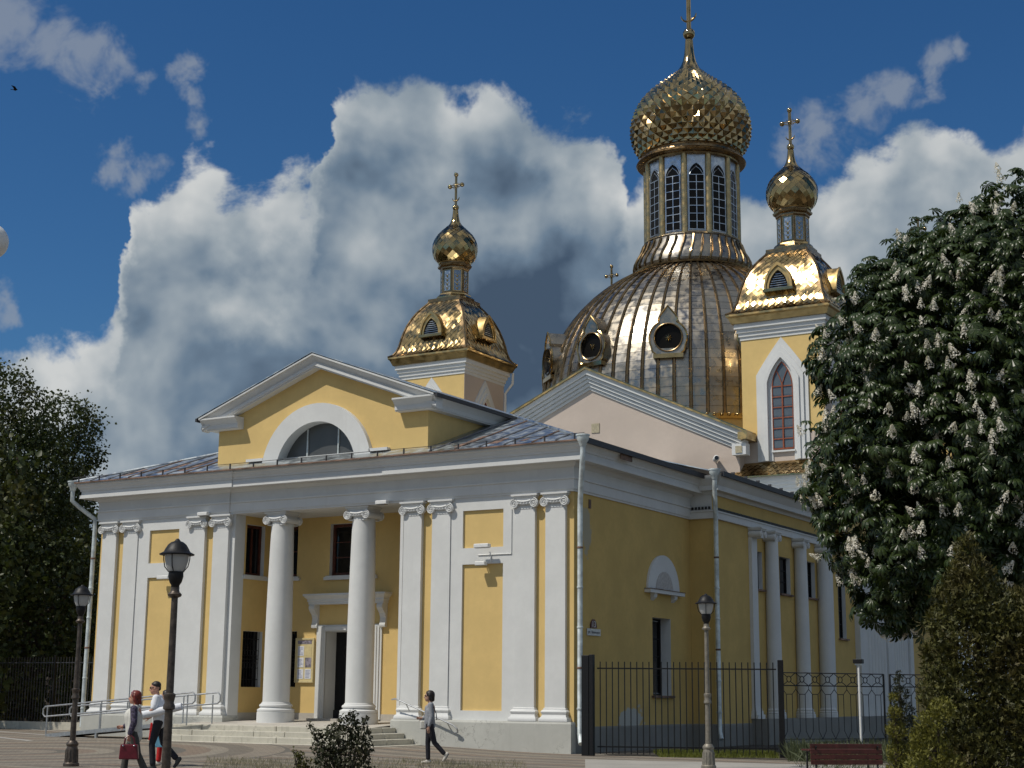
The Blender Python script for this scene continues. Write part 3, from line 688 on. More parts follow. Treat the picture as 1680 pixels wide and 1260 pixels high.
# raking cornice: profile (out, dz) sheared along the slope
rk = [(-0.02, 0.0), (0.30, 0.0), (0.30, 0.05), (0.34, 0.05), (0.34, 0.16), (0.30, 0.17), (0.33, 0.23), (0.40, 0.31), (0.43, 0.36), (0.50, 0.37), (0.50, 0.43), (-0.02, 0.43)]
mb = MB(); E0 = 10.10
mb.rings([[(x, PY-o, rake_z(x, E0, SLP)+d) for o, d in rk] for x in (CX-4.70, CX, CX+4.70)])
mb.build('raking_cornice', 'trim', hall, smooth=30)
rt = [(-0.3, 10.13), (0.28, 10.13), (0.28, 10.17), (0.31, 10.17), (0.31, 10.29), (0.34, 10.34), (0.42, 10.43), (0.48, 10.47), (0.48, 10.52), (-0.3, 10.52)]
# cornice returns at both ends, running back along the sides
MB().molding([(PX1-1.05, PY), (PX1, PY), (PX1, 6.5)], rt).build('cornice_return', 'trim', hall, smooth=30)
MB().molding([(PX0, 6.5), (PX0, PY), (PX0+1.05, PY)], rt).build('cornice_return', 'trim', hall, smooth=30)
# pediment roof sheets
zp = lambda x: rake_z(x, E0, SLP)+0.452
mb = MB()
for sg in (-1, 1):
    xe = CX+sg*4.78
    mb.prism([(xe, PY-0.52, zp(xe)), (CX, PY-0.52, zp(CX)), (CX, 16, zp(CX)), (xe, 16, zp(xe))], (0,0,0.03))
pr = mb.build('pediment_roof', 'roof', hall)
for sg in (-1, 1):
    xe = CX+sg*4.80
    MB().box(xe-0.04, xe+0.04, PY-0.5, 9, zp(xe)-0.10, zp(xe)+0.01).build('gutter', 'roofdark', pr)
# portico windows, grilles, door -----------------------------------------
def casement(parent, O, U, N, u0, u1, z0, z1, fmat, gmat, cols, rows, fw=0.09, bw=0.035, sill=True, depth=0.22, barmat=None):
    O = Vector(O); U = Vector(U); N = Vector(N)
    def bar(a, b, c, d, t0, t1):
        p = lambda u, z, t: O + U*u + N*t + Vector((0,0,z))
        return [p(a,c,t0),p(b,c,t0),p(b,d,t0),p(a,d,t0),p(a,c,t1),p(b,c,t1),p(b,d,t1),p(a,d,t1)], [(0,3,2,1),(4,5,6,7),(0,1,5,4),(1,2,6,5),(2,3,7,6),(3,0,4,7)]
    mb = MB()
    for r in ((u0,u0+fw,z0,z1),(u1-fw,u1,z0,z1),(u0+fw,u1-fw,z0,z0+fw),(u0+fw,u1-fw,z1-fw,z1)): mb.add(*bar(*r, -depth, -depth+0.07))
    w = mb.build('window', fmat, parent)
    gw = (u1-u0-2*fw)/cols; gh = (z1-z0-2*fw)/rows
    for i in range(cols):
        for j in range(rows):
            MB().add(*bar(u0+fw+i*gw+0.004, u0+fw+(i+1)*gw-0.004, z0+fw+j*gh+0.004, z0+fw+(j+1)*gh-0.004, -depth, -depth+0.02)).build('pane', gmat, w)
    for i in range(1, cols): MB().add(*bar(u0+fw+i*gw-bw/2, u0+fw+i*gw+bw/2, z0+fw, z1-fw, -depth+0.001, -depth+0.055)).build('glazing_bar', barmat or fmat, w)
    for j in range(1, rows): MB().add(*bar(u0+fw, u1-fw, z0+fw+j*gh-bw/2, z0+fw+j*gh+bw/2, -depth+0.002, -depth+0.05)).build('glazing_bar', barmat or fmat, w)
    if sill:
        MB().add(*bar(u0-0.16, u1+0.16, z0-0.14, z0-0.04, -0.02, 0.10)).add(*bar(u0-0.1, u1+0.1, z0-0.04, z0-0.004, -depth, 0.09)).build('window_sill', 'trim', w)
    return w
o_ = (BX, 2.0, 0); ux = (1,0,0); ny = (0,-1,0)
casement(hall, o_, ux, ny, 0.25,1.05,5.38,7.08, 'redwood', 'glassdark', 1, 2, 0.10)
casement(hall, o_, ux, ny, 2.40,4.20,5.36,7.06, 'redwood', 'glassdark', 2, 3, 0.10, 0.03)
casement(hall, o_, ux, ny, 5.55,6.4,5.38,7.08, 'redwood', 'glassdark', 1, 2, 0.10)
casement(hall, (BX, 0.5, 0), (0,1,0), (1,0,0), 0.12,1.05,5.38,7.05, 'redwood', 'glassdark', 2, 1, 0.09, 0.08)
def grille(parent, O, U, N, u0, u1, z0, z1):
    O = Vector(O); U = Vector(U); N = Vector(N); p = lambda u, z, t=0: O + U*u + N*(-0.14+t) + Vector((0,0,z))
    mb = MB().add([p(u0,z0,-0.07),p(u1,z0,-0.07),p(u1,z1,-0.07),p(u0,z1,-0.07)], [(0,1,2,3)])
    w = mb.build('grilled_window', 'glassdark', parent, recalc=False)
    k = max(4, int((u1-u0)/0.13))
    for i in range(k+1): MB().tube([p(u0+(u1-u0)*i/k, z0), p(u0+(u1-u0)*i/k, z1)], 0.011, 5).build('grille_bar', 'black', w)
    for z in (z0+0.25, (z0+z1)/2, z1-0.25): MB().tube([p(u0, z), p(u1, z)], 0.013, 5).build('grille_bar', 'black', w)
    for i in range(k):
        c = u0+(u1-u0)*(i+0.5)/k; r = (u1-u0)/k*0.42
        for z in ((z0+z1)/2+0.2, (z0+z1)/2-0.2):
            MB().tube([p(c+r*math.cos(a), z+r*1.6*math.sin(a), 0.01) for a in [2*PI*q/12 for q in range(13)]], 0.008, 4).build('grille_scroll', 'black', w)
grille(hall, o_, ux, ny, 0.25,1.15,1.78,3.58); grille(hall, o_, ux, ny, 5.45,6.35,1.78,3.58)
grille(hall, (BX,0.5,0), (0,1,0), (1,0,0), 0.14,1.12,1.76,3.56)
# door surround with canopy on scroll brackets
sur = MB()
for k, (a, b, t) in enumerate(((0.95, 1.30, 0.05), (1.0, 1.22, 0.08), (1.05, 1.13, 0.105))):
    for sg in (-1, 1): sur.box(CX+sg*a, CX+sg*b, 2.0-t, 2.02+0.001*k, 0.6, 3.77-0.03*k if k else 3.77)
    sur.box(CX-0.95-0.001*k, CX+0.95+0.001*k, 2.0-t, 2.02+0.001*k, 3.55+0.02*k, 3.765-0.03*k)
dr = sur.build('door_surround', 'trim', hall)
MB().molding([(CX-1.5, 2.02), (CX-1.5, 1.72), (CX+1.5, 1.72), (CX+1.5, 2.02)], [(-0.3,4.42),(0.0,4.42),(0.0,4.50),(0.03,4.52),(0.03,4.58),(0.10,4.66),(0.14,4.70),(0.14,4.76),(-0.3,4.76)]).build('door_canopy', 'trim', dr, smooth=30)
for sg in (-1, 1):
    x = CX+sg*1.36
    pr_ = [(1.74,4.42),(1.70,4.36),(1.70,4.28),(1.76,4.20),(1.86,4.10),(1.91,3.98),(1.90,3.84),(1.86,3.74),(1.87,3.68),(1.93,3.66),(2.01,3.66),(2.01,4.42)]
    MB().prism([(x-0.11, y, z) for y, z in pr_], (0.22,0,0)).build('bracket', 'trim', dr)
rvl = MB(); rvl.box(CX-1.02, CX-0.951, 2.02, 2.62, 0.6, 3.56); rvl.box(CX+0.951, CX+1.02, 2.02, 2.62, 0.6, 3.56); rvl.box(CX-1.0, CX+1.0, 2.02, 2.62, 3.551, 3.65)
rvl.build('door_reveal', 'white', dr)
lf = MB().box(CX-0.95, CX+0.95, 2.56, 2.62, 0.6, 3.55).build('door_leaf', 'black', dr)
# open wrought leaf with long scrolls
for dx in (-0.30, -0.16, 0.30, 0.16):
    MB().tube([(CX+dx+0.05*math.sin(7*t), 2.52, 0.95+2.1*t) for t in [i/14 for i in range(15)]], 0.014, 5).build('door_scroll', 'iron', lf)
for zz in (1.15, 2.0, 2.9):
    for dx in (-0.45, 0.45): MB().tube([(CX+dx+0.16*math.cos(a), 2.52, zz+0.2*math.sin(a)) for a in [2*PI*q/14 for q in range(15)]], 0.012, 5).build('door_scroll', 'iron', lf)
MB().box(CX-0.95, CX+0.95, 2.50, 2.545, 0.74, 1.05).build('door_foot_panel', 'iron', lf)
# side wall: blind niche and deep window
nic = MB()
yc, ry, rz = 5.86, 1.17, 1.12
nic.prism([(0.152, yc-ry*math.cos(PI*i/20), 4.83+rz*math.sin(PI*i/20)) for i in range(21)], (0.07,0,0))
nc = nic.build('blind_niche', 'trim', hall)
MB().prism([(0.2221, yc-0.62*math.cos(PI*i/16), 4.83+0.6*math.sin(PI*i/16)) for i in range(17)], (0.03,0,0)).build('niche_arch', 'nicheshade', nc)
MB().box(0.15, 0.36, yc-1.28, yc+1.28, 4.72, 4.828).build('niche_sill', 'trim', nc)
MB().box(0.15, 0.38, yc-1.3, yc+1.3, 4.829, 4.85).build('sill_flashing', 'rust', nc)
for dy in (-0.75, 0.75): MB().prism([(0.151, yc+dy-0.11, 4.72), (0.30, yc+dy-0.11, 4.72), (0.27, yc+dy-0.11, 4.6), (0.151, yc+dy-0.11, 4.5)], (0,0.22,0)).build('corbel', 'trim', nc)
casement(hall, (0.15,0,0), (0,1,0), (1,0,0), 5.12,6.46,1.6,3.98, 'black', 'glassdark', 2, 4, 0.07, 0.03, sill=False, depth=0.42)
MB().box(0.02, 0.24, 5.02, 6.56, 1.53, 1.598).build('window_sill', 'rust', hall)
for (y, z) in ((0.95, 7.05),): MB().box(0.151, 0.17, y-0.07, y+0.07, z-0.13, z+0.13).build('vent', 'rust', hall)
MB().box(0.83, 0.86, 1.6, 2.35, 8.42, 8.58).build('cornice_vent', 'rust', hall)
# downpipes ----------------------------------------------------------------
def downpipe(parent, pts, r=0.075, top=True, joints=()):
    mb = MB(); mb.tube(pts, r, 12)
    d = mb.build('downpipe', 'galv', parent, smooth=40)
    x, y, z = pts[0]
    if top:
        MB().lathe([(0.09, -0.12), (0.13, 0.0), (0.17, 0.06), (0.18, 0.16), (0.20, 0.17), (0.20, 0.21), (0.15, 0.21)], 12, (x, y, z)).build('hopper', 'galv', d, smooth=40)
    for k in range(len(pts)-1):
        a, b = Vector(pts[k]), Vector(pts[k+1])
        if (a-b).length > 2 and abs(a.x-b.x) < 0.2:
            m_ = int((a-b).length/1.05)
            for i in range(1, m_+1):
                q = a.lerp(b, i/(m_+0.6)); MB().lathe([(r+0.004, -0.03), (r+0.014, -0.02), (r+0.014, 0.02), (r+0.004, 0.03)], 12, q, cap=(True, True)).build('pipe_clamp', 'rust' if i % 3 == 1 else 'galv', d, smooth=40)
    return d
downpipe(hall, [(0.84,-0.76,8.58),(0.84,-0.76,8.3),(0.80,-0.72,8.0),(0.42,-0.12,7.1),(0.40,-0.10,6.8),(0.38,-0.08,0.55),(0.52,-0.28,0.28)])
downpipe(hall, [(-19.22,-0.72,8.52),(-19.24,-0.7,8.05),(-19.1,-0.5,7.85),(-18.72,-0.10,7.45),(-18.70,-0.08,7.1),(-18.72,-0.1,0.4)])
# ------------------------------------------------------------------ nave behind the hall
NX = 0.98
nave = thing('church_nave', (CX, 20, 0.0), 'long yellow side wing behind the hall with pale columns along its shaded flank', 'church')
mb = MB(); rv = []
nops = [(11.55-8.05, 12.35-8.05, 5.25, 6.55), (14.0-8.05, 15.1-8.05, 5.23, 6.55), (16.85-8.05, 17.75-8.05, 5.25, 6.6), (20.35-8.05, 21.25-8.05, 3.86, 7.1)]
wall_panel(mb, (NX, 8.05, 0), (0,1,0), (1,0,0), 30, 0.2, 8.3, nops, 0.22, rv)
wall_panel(mb, (0.0, 8.05, 0), (1,0,0), (0,-1,0), NX, 0.2, 8.3, [], 0.3)
mb.build('wall', 'yellow_shade', nave, recalc=False); reveals(rv, 'trim', nave)
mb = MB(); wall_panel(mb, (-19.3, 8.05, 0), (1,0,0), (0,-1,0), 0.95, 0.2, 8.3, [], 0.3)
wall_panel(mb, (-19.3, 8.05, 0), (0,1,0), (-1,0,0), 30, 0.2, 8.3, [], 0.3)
mb.build('wall', 'yellow_shade', nave, recalc=False)
for (a, b, c, d) in nops:
    casement(nave, (NX, 8.05, 0), (0,1,0), (1,0,0), a, b, c, d, 'black', 'glassdark', 1, 3 if d < 7 else 6, 0.05, 0.03, sill=False, depth=0.22)
    MB().box(NX-0.1, NX+0.10, 8.05+a-0.08, 8.05+b+0.08, c-0.07, c-0.003).build('window_sill', 'rust', nave)
npth = [(-19.3, 34), (-19.3, 8.05), (-19.0, 8.05)]
MB().molding([(0.205, 8.04), (NX, 8.04), (NX, 36)], [(-0.2,-0.1),(0.04,-0.1),(0.04,0.68),(0.02,0.72),(-0.2,0.72)]).build('plinth', 'plinth_shade', nave)
MB().molding([(0.2, 8.04), (NX, 8.04), (NX, 36)], [(-0.2,7.31),(0.10,7.31),(0.10,7.52),(0.14,7.53),(0.14,7.58),(-0.2,7.58)]).build('architrave', 'trim', nave)
MB().molding([(0.2, 8.04), (NX, 8.04), (NX, 36)], [(-0.2,8.10),(0.06,8.10),(0.10,8.2),(0.34,8.2),(0.34,8.36),(0.40,8.42),(0.52,8.56),(0.56,8.66),(-0.2,8.66)]).build('cornice', 'trim', nave, smooth=30)
MB().box(0.2, NX-0.02, 8.02, 8.06, 7.582, 8.10).build('white_frieze', 'trim', nave)
dm = MB()
for i in range(6): dm.box(0.3+i*0.12, 0.37+i*0.12, 7.86, 7.905, 7.60, 7.69)
for i in range(230): dm.box(NX+0.105, NX+0.165, 8.1+i*0.12, 8.165+i*0.12, 7.59, 7.66)
stuff(dm.build('dentil_row', 'iron', nave))
mb = MB()
EV = NX+0.62
mb.prism([(EV, 7.5, 8.69), (EV, 38, 8.69), (-2.5, 38, 9.75), (-2.5, 7.5, 9.75)], (0,0,0.03))
mb.prism([(-20.0, 7.5, 8.69), (-20.0, 38, 8.69), (-15.8, 38, 9.75), (-15.8, 7.5, 9.75)], (0,0,0.03))
nr = mb.build('roof', 'roof', nave)
MB().box(EV-0.03, EV+0.05, 7.45, 38, 8.60, 8.76).build('gutter', 'roofdark', nr)
for i in range(14):
    y = 8.3+i*1.1; MB().box(EV-0.05, EV+0.07, y, y+0.04, 8.755, 8.83).build('gutter_clip', 'roofdark', nr)
downpipe(nave, [(1.36, 7.38, 8.62), (1.34, 7.40, 8.2), (1.16, 7.88, 7.3), (1.14, 7.92, 7.0), (1.14, 7.93, 0.5), (1.25, 7.8, 0.25)])
# engaged columns and end pilasters on a raised base
pb = MB().box(NX-0.05, NX+0.62, 11.05, 30.2, -0.1, 0.86).build('column_podium', 'plinth_shade', nave)
def side_capital(mb, y, w):
    h = w/2
    for o, a, b in ((0.09, 7.25, 7.31), (0.05, 7.20, 7.25)): mb.box(NX-0.05, NX+0.42+o, y-h-o, y+h+o, a, b)
    for sg in (-1, 1):
        mb.tube([(NX+0.02, y+sg*h, 7.08), (NX+0.47, y+sg*h, 7.08)], 0.115, 12)
        mb.tube([(NX+0.475, y+sg*h+0.085*math.cos(a)*(1-a/16), 7.08+0.085*math.sin(a)*(1-a/16)) for a in [k*0.55 for k in range(22)]], 0.02, 4)
    mb.box(NX-0.05, NX+0.42, y-h+0.02, y+h-0.02, 6.95, 7.2)
for k, (y, w) in enumerate(((11.35, 0.50), (12.72, 0.52), (15.62, 0.52), (18.10, 0.54))):
    if k == 0:
        p = MB().box(NX, NX+0.12, y-w/2, y+w/2, 1.2, 7.0).build('pilaster', 'trim', nave)
        c = MB(); side_capital(c, y, w*0.8); c.build('capital', 'trim', p, smooth=40)
        b = MB(); b.box(NX, NX+0.24, y-w/2-0.1, y+w/2+0.1, 0.86, 1.0); b.box(NX, NX+0.19, y-w/2-0.06, y+w/2+0.06, 1.0, 1.12); b.box(NX, NX+0.16, y-w/2-0.03, y+w/2+0.03, 1.12, 1.2); b.build('base', 'trim', p)
    else:
        r0 = w*0.5
        p = MB().lathe([(r0*(1-0.14*t*t), 1.2+5.8*t) for t in [i/12 for i in range(13)]], 32, (NX+0.22, y, 0)).build('column', 'trim', nave, smooth=40)
        c = MB(); side_capital(c, y, w*0.95); c.build('capital', 'trim', p, smooth=40)
        MB().lathe([(r0+0.13, 0.86), (r0+0.13, 0.98), (r0+0.09, 1.0), (r0+0.11, 1.05), (r0+0.05, 1.09), (r0+0.07, 1.14), (r0, 1.2)], 32, (NX+0.22, y, 0)).build('base', 'trim', p, smooth=40)
MB().box(NX, NX+0.16, 18.5, 19.35, 0.86, 7.3).build('pilaster', 'trim', nave)
# fluted white bay further along
for y0, y1 in ((22.3, 23.1), (26.0, 26.8), (29.2, 29.7)): MB().box(NX, NX+0.22, y0, y1, 0.86, 7.3).build('pilaster', 'trim', nave)
for y0, y1 in ((23.1, 26.0), (26.8, 29.2)):
    k = 7; w = (y1-y0)/k
    for i in range(k): MB().lathe([(w*0.46, 0.86), (w*0.46, 7.3)], 12, (NX+0.0, y0+w*(i+0.5), 0)).build('flute', 'trim', nave, smooth=40)

# ------------------------------------------------------------------ gabled transept between the towers
tr = thing('gabled_transept', (CX, 18.7, 8.7), 'pink plastered gable with stepped white raking cornice in front of the great dome', 'church')
GY, GXL, GXR = 18.7, -15.95, -2.35
GS = 0.458
gz_top = lambda x, e=0.0: 15.30 - GS*abs(x-CX) + e
mb = MB()
for sg, xe in ((-1, GXL), (1, GXR)):
    a, b = sorted((xe, CX)); mb.quad((a,GY,8.0),(b,GY,8.0),(b,GY,gz_top(b,-0.6)),(a,GY,gz_top(a,-0.6)))
    mb.quad((xe,GY,8.0),(xe,30,8.0),(xe,30,gz_top(xe,-0.6)),(xe,GY,gz_top(xe,-0.6)))
mb.build('gable_wall', 'pink', tr, recalc=False)
M['ventcover'] = simple('vent_cover', (0.40, 0.35, 0.24), 0.7)
steps = [(0.0,-0.86),(0.06,-0.86),(0.06,-0.76),(0.03,-0.75),(0.03,-0.72),(0.14,-0.72),(0.14,-0.60),(0.10,-0.59),(0.10,-0.56),(0.22,-0.56),(0.22,-0.44),(0.18,-0.43),(0.18,-0.40),(0.30,-0.40),(0.30,-0.28),(0.26,-0.27),(0.26,-0.24),(0.40,-0.24),(0.40,-0.03),(-0.1,-0.03),(-0.1,-0.86)]
XE = 7.15
for sg in (-1, 1):
    xs = (CX, CX+sg*XE) if sg > 0 else (CX-XE, CX)
    MB().rings([[(x, GY-o, gz_top(x)+d) for o, d in steps] for x in xs]).build('raking_cornice', 'trim', tr)
    # short return block at the foot
    x = CX+sg*(XE-0.22)
    MB().box(x-0.30, x+0.30, GY-0.40, GY+0.02, gz_top(x)-1.05, gz_top(x)-0.60).build('cornice_foot', 'trim', tr)
    MB().box(x-0.14, x+0.14, GY-0.43, GY-0.402, gz_top(x)-0.98, gz_top(x)-0.70).build('vent_cover', 'ventcover', tr)
    MB().rings([[(q, GY-o, gz_top(q)+d) for o, d in ((0.50,-0.028),(0.50,0.05),(0.0,0.07),(0.0,-0.028))] for q in ((CX, CX+sg*(XE+0.15)) if sg > 0 else (CX-XE-0.15, CX))]).build('gold_verge', 'goldsatin', tr)
    xe = CX+sg*(XE+0.15)
    MB().prism([(xe, GY-0.5, gz_top(xe)+0.06), (CX, GY-0.5, gz_top(CX)+0.06), (CX, 30, gz_top(CX)+0.06), (xe, 30, gz_top(xe)+0.06)], (0,0,0.03)).build('roof_slope', 'goldpale', tr)
    MB().box(xe-0.35, xe+0.05, GY-0.55, GY+0.5, gz_top(xe)-0.28, gz_top(xe)+0.02).build('gold_gutter_box', 'goldsatin', tr)
MB().box(CX+0.08, CX+0.46, GY-0.03, GY+0.01, 12.55, 12.95).build('vent_cover', 'ventcover', tr)

# ------------------------------------------------------------------ corner towers
def cross_parts(parent, z0, H, base_ball, bold=1.0):
    """ornate Orthodox cross standing on local (0,0,z0)"""
    t = 0.028*bold; mat = 'goldpale'
    mb = MB(); zb = z0 + H*0.64; hw = H*0.225
    ux = Vector((1,0,0))
    for dx in (-0.035*bold, 0.035*bold): mb.tube([(dx, 0, z0), (dx, 0, z0+H*0.96)], t*0.62, 6)
    mb.tube([(0,0,z0), (0,0,z0+H)], t*0.8, 6)
    for dz in (-0.035*bold, 0.035*bold): mb.tube([(-hw,0,zb+dz), (hw,0,zb+dz)], t*0.62, 6)
    mb.sphere((0,0,zb), 0.07*bold, 10, 8); mb.sphere((0,0,z0+H), 0.085*bold, 10, 8)
    for s in (-1, 1): mb.sphere((s*hw,0,zb), 0.085*bold, 10, 8)
    zc = z0+H*0.26; r = H*0.125
    mb.tube([(r*math.cos(a), 0, zc+r*math.sin(a)*0.95) for a in [PI*1.03+PI*0.94*i/12 for i in range(13)]], [t*0.4+t*0.6*math.sin(PI*i/12) for i in range(13)], 6)
    for s in (-1, 1):
        for sx, sz in ((0.5, 0.4), (0.5, -0.4)):
            mb.tube([(s*hw*0.12, 0, zb+sz*0.1*H), (s*hw*0.34, 0, zb+sz*0.22*H), (s*hw*0.5, 0, zb+sz*0.12*H)], t*0.35, 5)
    mb.sphere((0,0,z0-base_ball*0.7), base_ball, 14, 10)
    return mb.build('cross', mat, parent, smooth=40, local=True)
def spline(pts, n):
    """Catmull-Rom through (r,z) points"""
    P = [pts[0]] + list(pts) + [pts[-1]]; out = []; m_ = len(pts)-1
    for i in range(n+1):
        t = min(m_-1e-6, m_*i/n); k = int(t); f = t-k; a, b, c, d = P[k:k+4]
        out.append(tuple(0.5*((2*b[j])+(-a[j]+c[j])*f+(2*a[j]-5*b[j]+4*c[j]-d[j])*f*f+(-a[j]+3*b[j]-3*c[j]+d[j])*f**3) for j in (0,1)))
    return out
def scale_rows(prof, N, aspect=1.0, zmax=None):
    """arc-length rows along a profile, spaced so that diamonds stay square"""
    rows = [prof[0]]; acc = 0.0; need = PI*prof[0][0]/N*aspect
    for k in range(len(prof)-1):
        (r0, z0), (r1, z1) = prof[k], prof[k+1]; seg = math.hypot(r1-r0, z1-z0); done = 0.0
        while acc + (seg-done) >= need:
            done += need-acc; f = done/seg; r = r0+(r1-r0)*f; rows.append((r, z0+(z1-z0)*f)); acc = 0.0; need = PI*max(r, 0.12)/N*aspect
        acc += seg-done
    return rows
def diamonds(c, rows, N, h, jit=0.0, rnd=random.Random(3), a0=0.0):
    items = []; c = Vector(c)
    for k in range(1, len(rows)-1):
        (rb, zb), (r, z), (rt, zt) = rows[k-1], rows[k], rows[k+1]
        tn = Vector((rt-rb, 0, zt-zb)).normalized(); no = Vector((tn.z, 0, -tn.x))
        for j in range(N):
            a = a0 + 2*PI*(j+(k % 2)*0.5)/N; da = PI/N
            pt = lambda rr, zz, aa: Vector((rr*math.cos(aa), rr*math.sin(aa), zz))
            v = [pt(rb, zb, a), pt(r, z, a+da), pt(rt, zt, a), pt(r, z, a-da)]
            nw = Vector((no.x*math.cos(a), no.x*math.sin(a), no.z))
            hh = h*min(1.0, r/rows[len(rows)//3][0]*1.1)
            ctr = (v[0]+v[1]+v[2]+v[3])/4
            tang = (v[1]-v[3]).normalized(); upv = (v[2]-v[0]).normalized()
            apex = ctr + nw*hh + tang*rnd.uniform(-jit, jit) + upv*rnd.uniform(-jit, jit)
            if h > 0.03:
                vs = [c+q for q in v] + [c+apex]; fs = [(0,1,4),(1,2,4),(2,3,4),(3,0,4)]
            else:
                tilt = rnd.uniform(-jit, jit); tilt2 = rnd.uniform(-jit, jit)
                vs = [c+v[0]+nw*(0.018+tilt), c+v[1]+nw*(0.008+tilt2), c+v[2]+nw*(0.0-tilt), c+v[3]+nw*(0.008-tilt2)]; fs = [(0,1,2,3)]
            items.append((vs, fs, c+ctr, nw))
    return items
def flat_pieces(parent, name, items, mat, limit):
    pieces(parent, name, items, mat, limit, cull=0.05)
CAP = [(2.22,0.0),(2.05,0.11),(1.94,0.28),(1.85,0.55),(1.79,0.88),(1.71,1.2),(1.59,1.58),(1.43,1.95),(1.28,2.22),(1.08,2.5),(0.90,2.72),(0.84,2.85)]
def cap_w(z):
    for (a, za), (b, zb) in zip(CAP, CAP[1:]):
        if za <= z <= zb: return a+(b-a)*(z-za)/(zb-za)
    return CAP[-1][0]
def pointed(w, h, spring, n=10, flat=0.0):
    """outline of a pointed arch, half width w, from (−w,0) over the tip (0,h) to (w,0); equilateral-like arcs above spring"""
    hh = h-spring; rr = (hh*hh+w*w)/(2*w)
    pts = [(-w, 0)]
    th = math.asin(min(1, hh/rr)); half = []
    for i in range(n+1):
        a = th*i/n; x_, z_ = -w + rr - rr*math.cos(a), spring + rr*math.sin(a); f = i/n
        half.append((x_*(1-flat) + (-w+w*f)*flat, z_*(1-flat) + (spring+hh*f)*flat))
    pts += half
    pts += [(-p[0], p[1]) for p in half[-2::-1]]
    pts.append((w, 0)); return pts
def make_tower(x, y, label, full=True, seen=(True, True)):
    t = thing('church_tower', (x, y, 9.0), label, 'tower')
    H = 1.75
    mb = MB()
    ww = 0.45; wz0, wz1 = 11.30, 14.96
    # body: four faces; pink foot band below z=12
    body = MB().box(x-H, x+H, y-H, y+H, 8.0, 16.3)
    body.build('body', 'yellow', t)
    foot = MB().molding([(x-H, y-H), (x+H, y-H), (x+H, y+H), (x-H, y+H)][::-1] if 0 else [(x-H, y+H), (x-H, y-H), (x+H, y-H), (x+H, y+H)], [(-0.02, 8.0), (0.006, 8.0), (0.006, 11.95), (-0.02, 11.95)], closed=True)
    foot.build('pink_foot', 'pink', t)
    side = MB().box(x+H+0.001, x+H+0.012, y-H+0.002, y+H-0.002, 11.9, 16.2).build('side_face', 'pink', t)
    # eaves moulding
    ring = [(x-H, y+H), (x-H, y-H), (x+H, y-H), (x+H, y+H)]
    MB().molding(ring, [(-0.1,15.95),(0.03,15.95),(0.03,16.08),(0.08,16.10),(0.08,16.24),(0.14,16.26),(0.14,16.40),(0.22,16.42),(0.22,16.62),(-0.1,16.62)], closed=True).build('eaves_moulding', 'trim', t)
    MB().molding(ring, [(-0.3,16.625),(0.30,16.625),(0.40,16.86),(0.47,16.92),(0.47,17.0),(-0.3,17.0)], closed=True).build('gold_gutter', 'goldsatin', t)
    # lower body with apron roof
    LH = 2.12
    MB().box(x-LH, x+LH, y-LH, y+LH, 8.0, 9.62).build('lower_body', 'yellow', t)
    ring2 = [(x-LH, y+LH), (x-LH, y-LH), (x+LH, y-LH), (x+LH, y+LH)]
    MB().molding(ring2, [(-0.3,9.4),(0.02,9.4),(0.02,9.52),(0.08,9.54),(0.08,9.66),(0.14,9.68),(0.14,9.80),(0.20,9.82),(0.20,9.94),(0.26,9.96),(0.26,10.16),(-0.3,10.16)], closed=True).build('apron_moulding', 'trim', t)
    ap = MB()
    w0, w1, z0, z1 = LH+0.42, H+0.02, 10.20, 10.84
    q = [(-1,-1),(1,-1),(1,1),(-1,1)]
    for i in range(4):
        (a, b), (c, d) = q[i], q[(i+1) % 4]
        ap.quad((x+a*w0,y+b*w0,z0),(x+c*w0,y+d*w0,z0),(x+c*w1,y+d*w1,z1),(x+a*w1,y+b*w1,z1))
        ap.quad((x+a*w0,y+b*w0,z0-0.06),(x+c*w0,y+d*w0,z0-0.06),(x+c*w0,y+d*w0,z0),(x+a*w0,y+b*w0,z0))
    apo = ap.build('apron_roof', 'gold', t, recalc=True)
    # diamond shingles on the front apron
    items = []
    sl = Vector((0, w0-w1, z1-z0)); L_ = sl.length; sl.normalize(); no = Vector((0, -sl.z, sl.y))
    for r_ in range(4):
        for k in range(-9, 10):
            u = (k + (r_ % 2)*0.5)*0.27; s0 = (r_+0.6)*L_/4.4
            lim = w0 - s0*sl.y - 0.12
            if abs(u) > lim: continue
            c = Vector((x+u, y-w0, z0)) + sl*s0
            hw = 0.13; hs = 0.15
            items.append(([c+sl*-hs+no*0.02, c+Vector((hw,0,0))+no*0.010, c+sl*hs+no*0.003, c+Vector((-hw,0,0))+no*0.010], [(0,1,2,3)], c, no))
    pieces(t, 'shingle', items, 'gold', 90 if full else 0)
    # pointed windows on each face
    for ang in ((0, 90) if full else (0,)):
        rm = Matrix.Translation((x, y, 0)) @ Matrix.Rotation(R(ang), 4, 'Z')
        yy = -H-0.012
        def ringp(w_o, h_o, s_o, w_i, h_i, s_i, y0, y1, zb, fo=0.0, fi=0.0):
            a = pointed(w_o, h_o, s_o, 10, fo); b = pointed(w_i, h_i, s_i, 10, fi)
            return MB().rings([[(p[0],y0,zb+p[1]),(p[0],y1,zb+p[1]),(r_[0],y1,zb+r_[1]),(r_[0],y0,zb+r_[1])] for p, r_ in zip(a, b)]).xform(rm)
        fr = ringp(1.10, 5.05, 3.55, 0.92, 4.72, 3.46, yy-0.06, yy+0.01, 10.86, 0.9, 0.85).build('window_surround', 'trim', t)
        ringp(0.92, 4.72, 3.46, 0.75, 4.42, 3.36, yy-0.13, yy+0.01, 10.86, 0.85, 0.75).build('surround_moulding', 'trim', fr)
        ringp(0.75, 4.42, 3.36, 0.60, 4.20, 3.18, yy-0.19, yy+0.01, 10.86, 0.75, 0.5).build('surround_moulding', 'trim', fr)
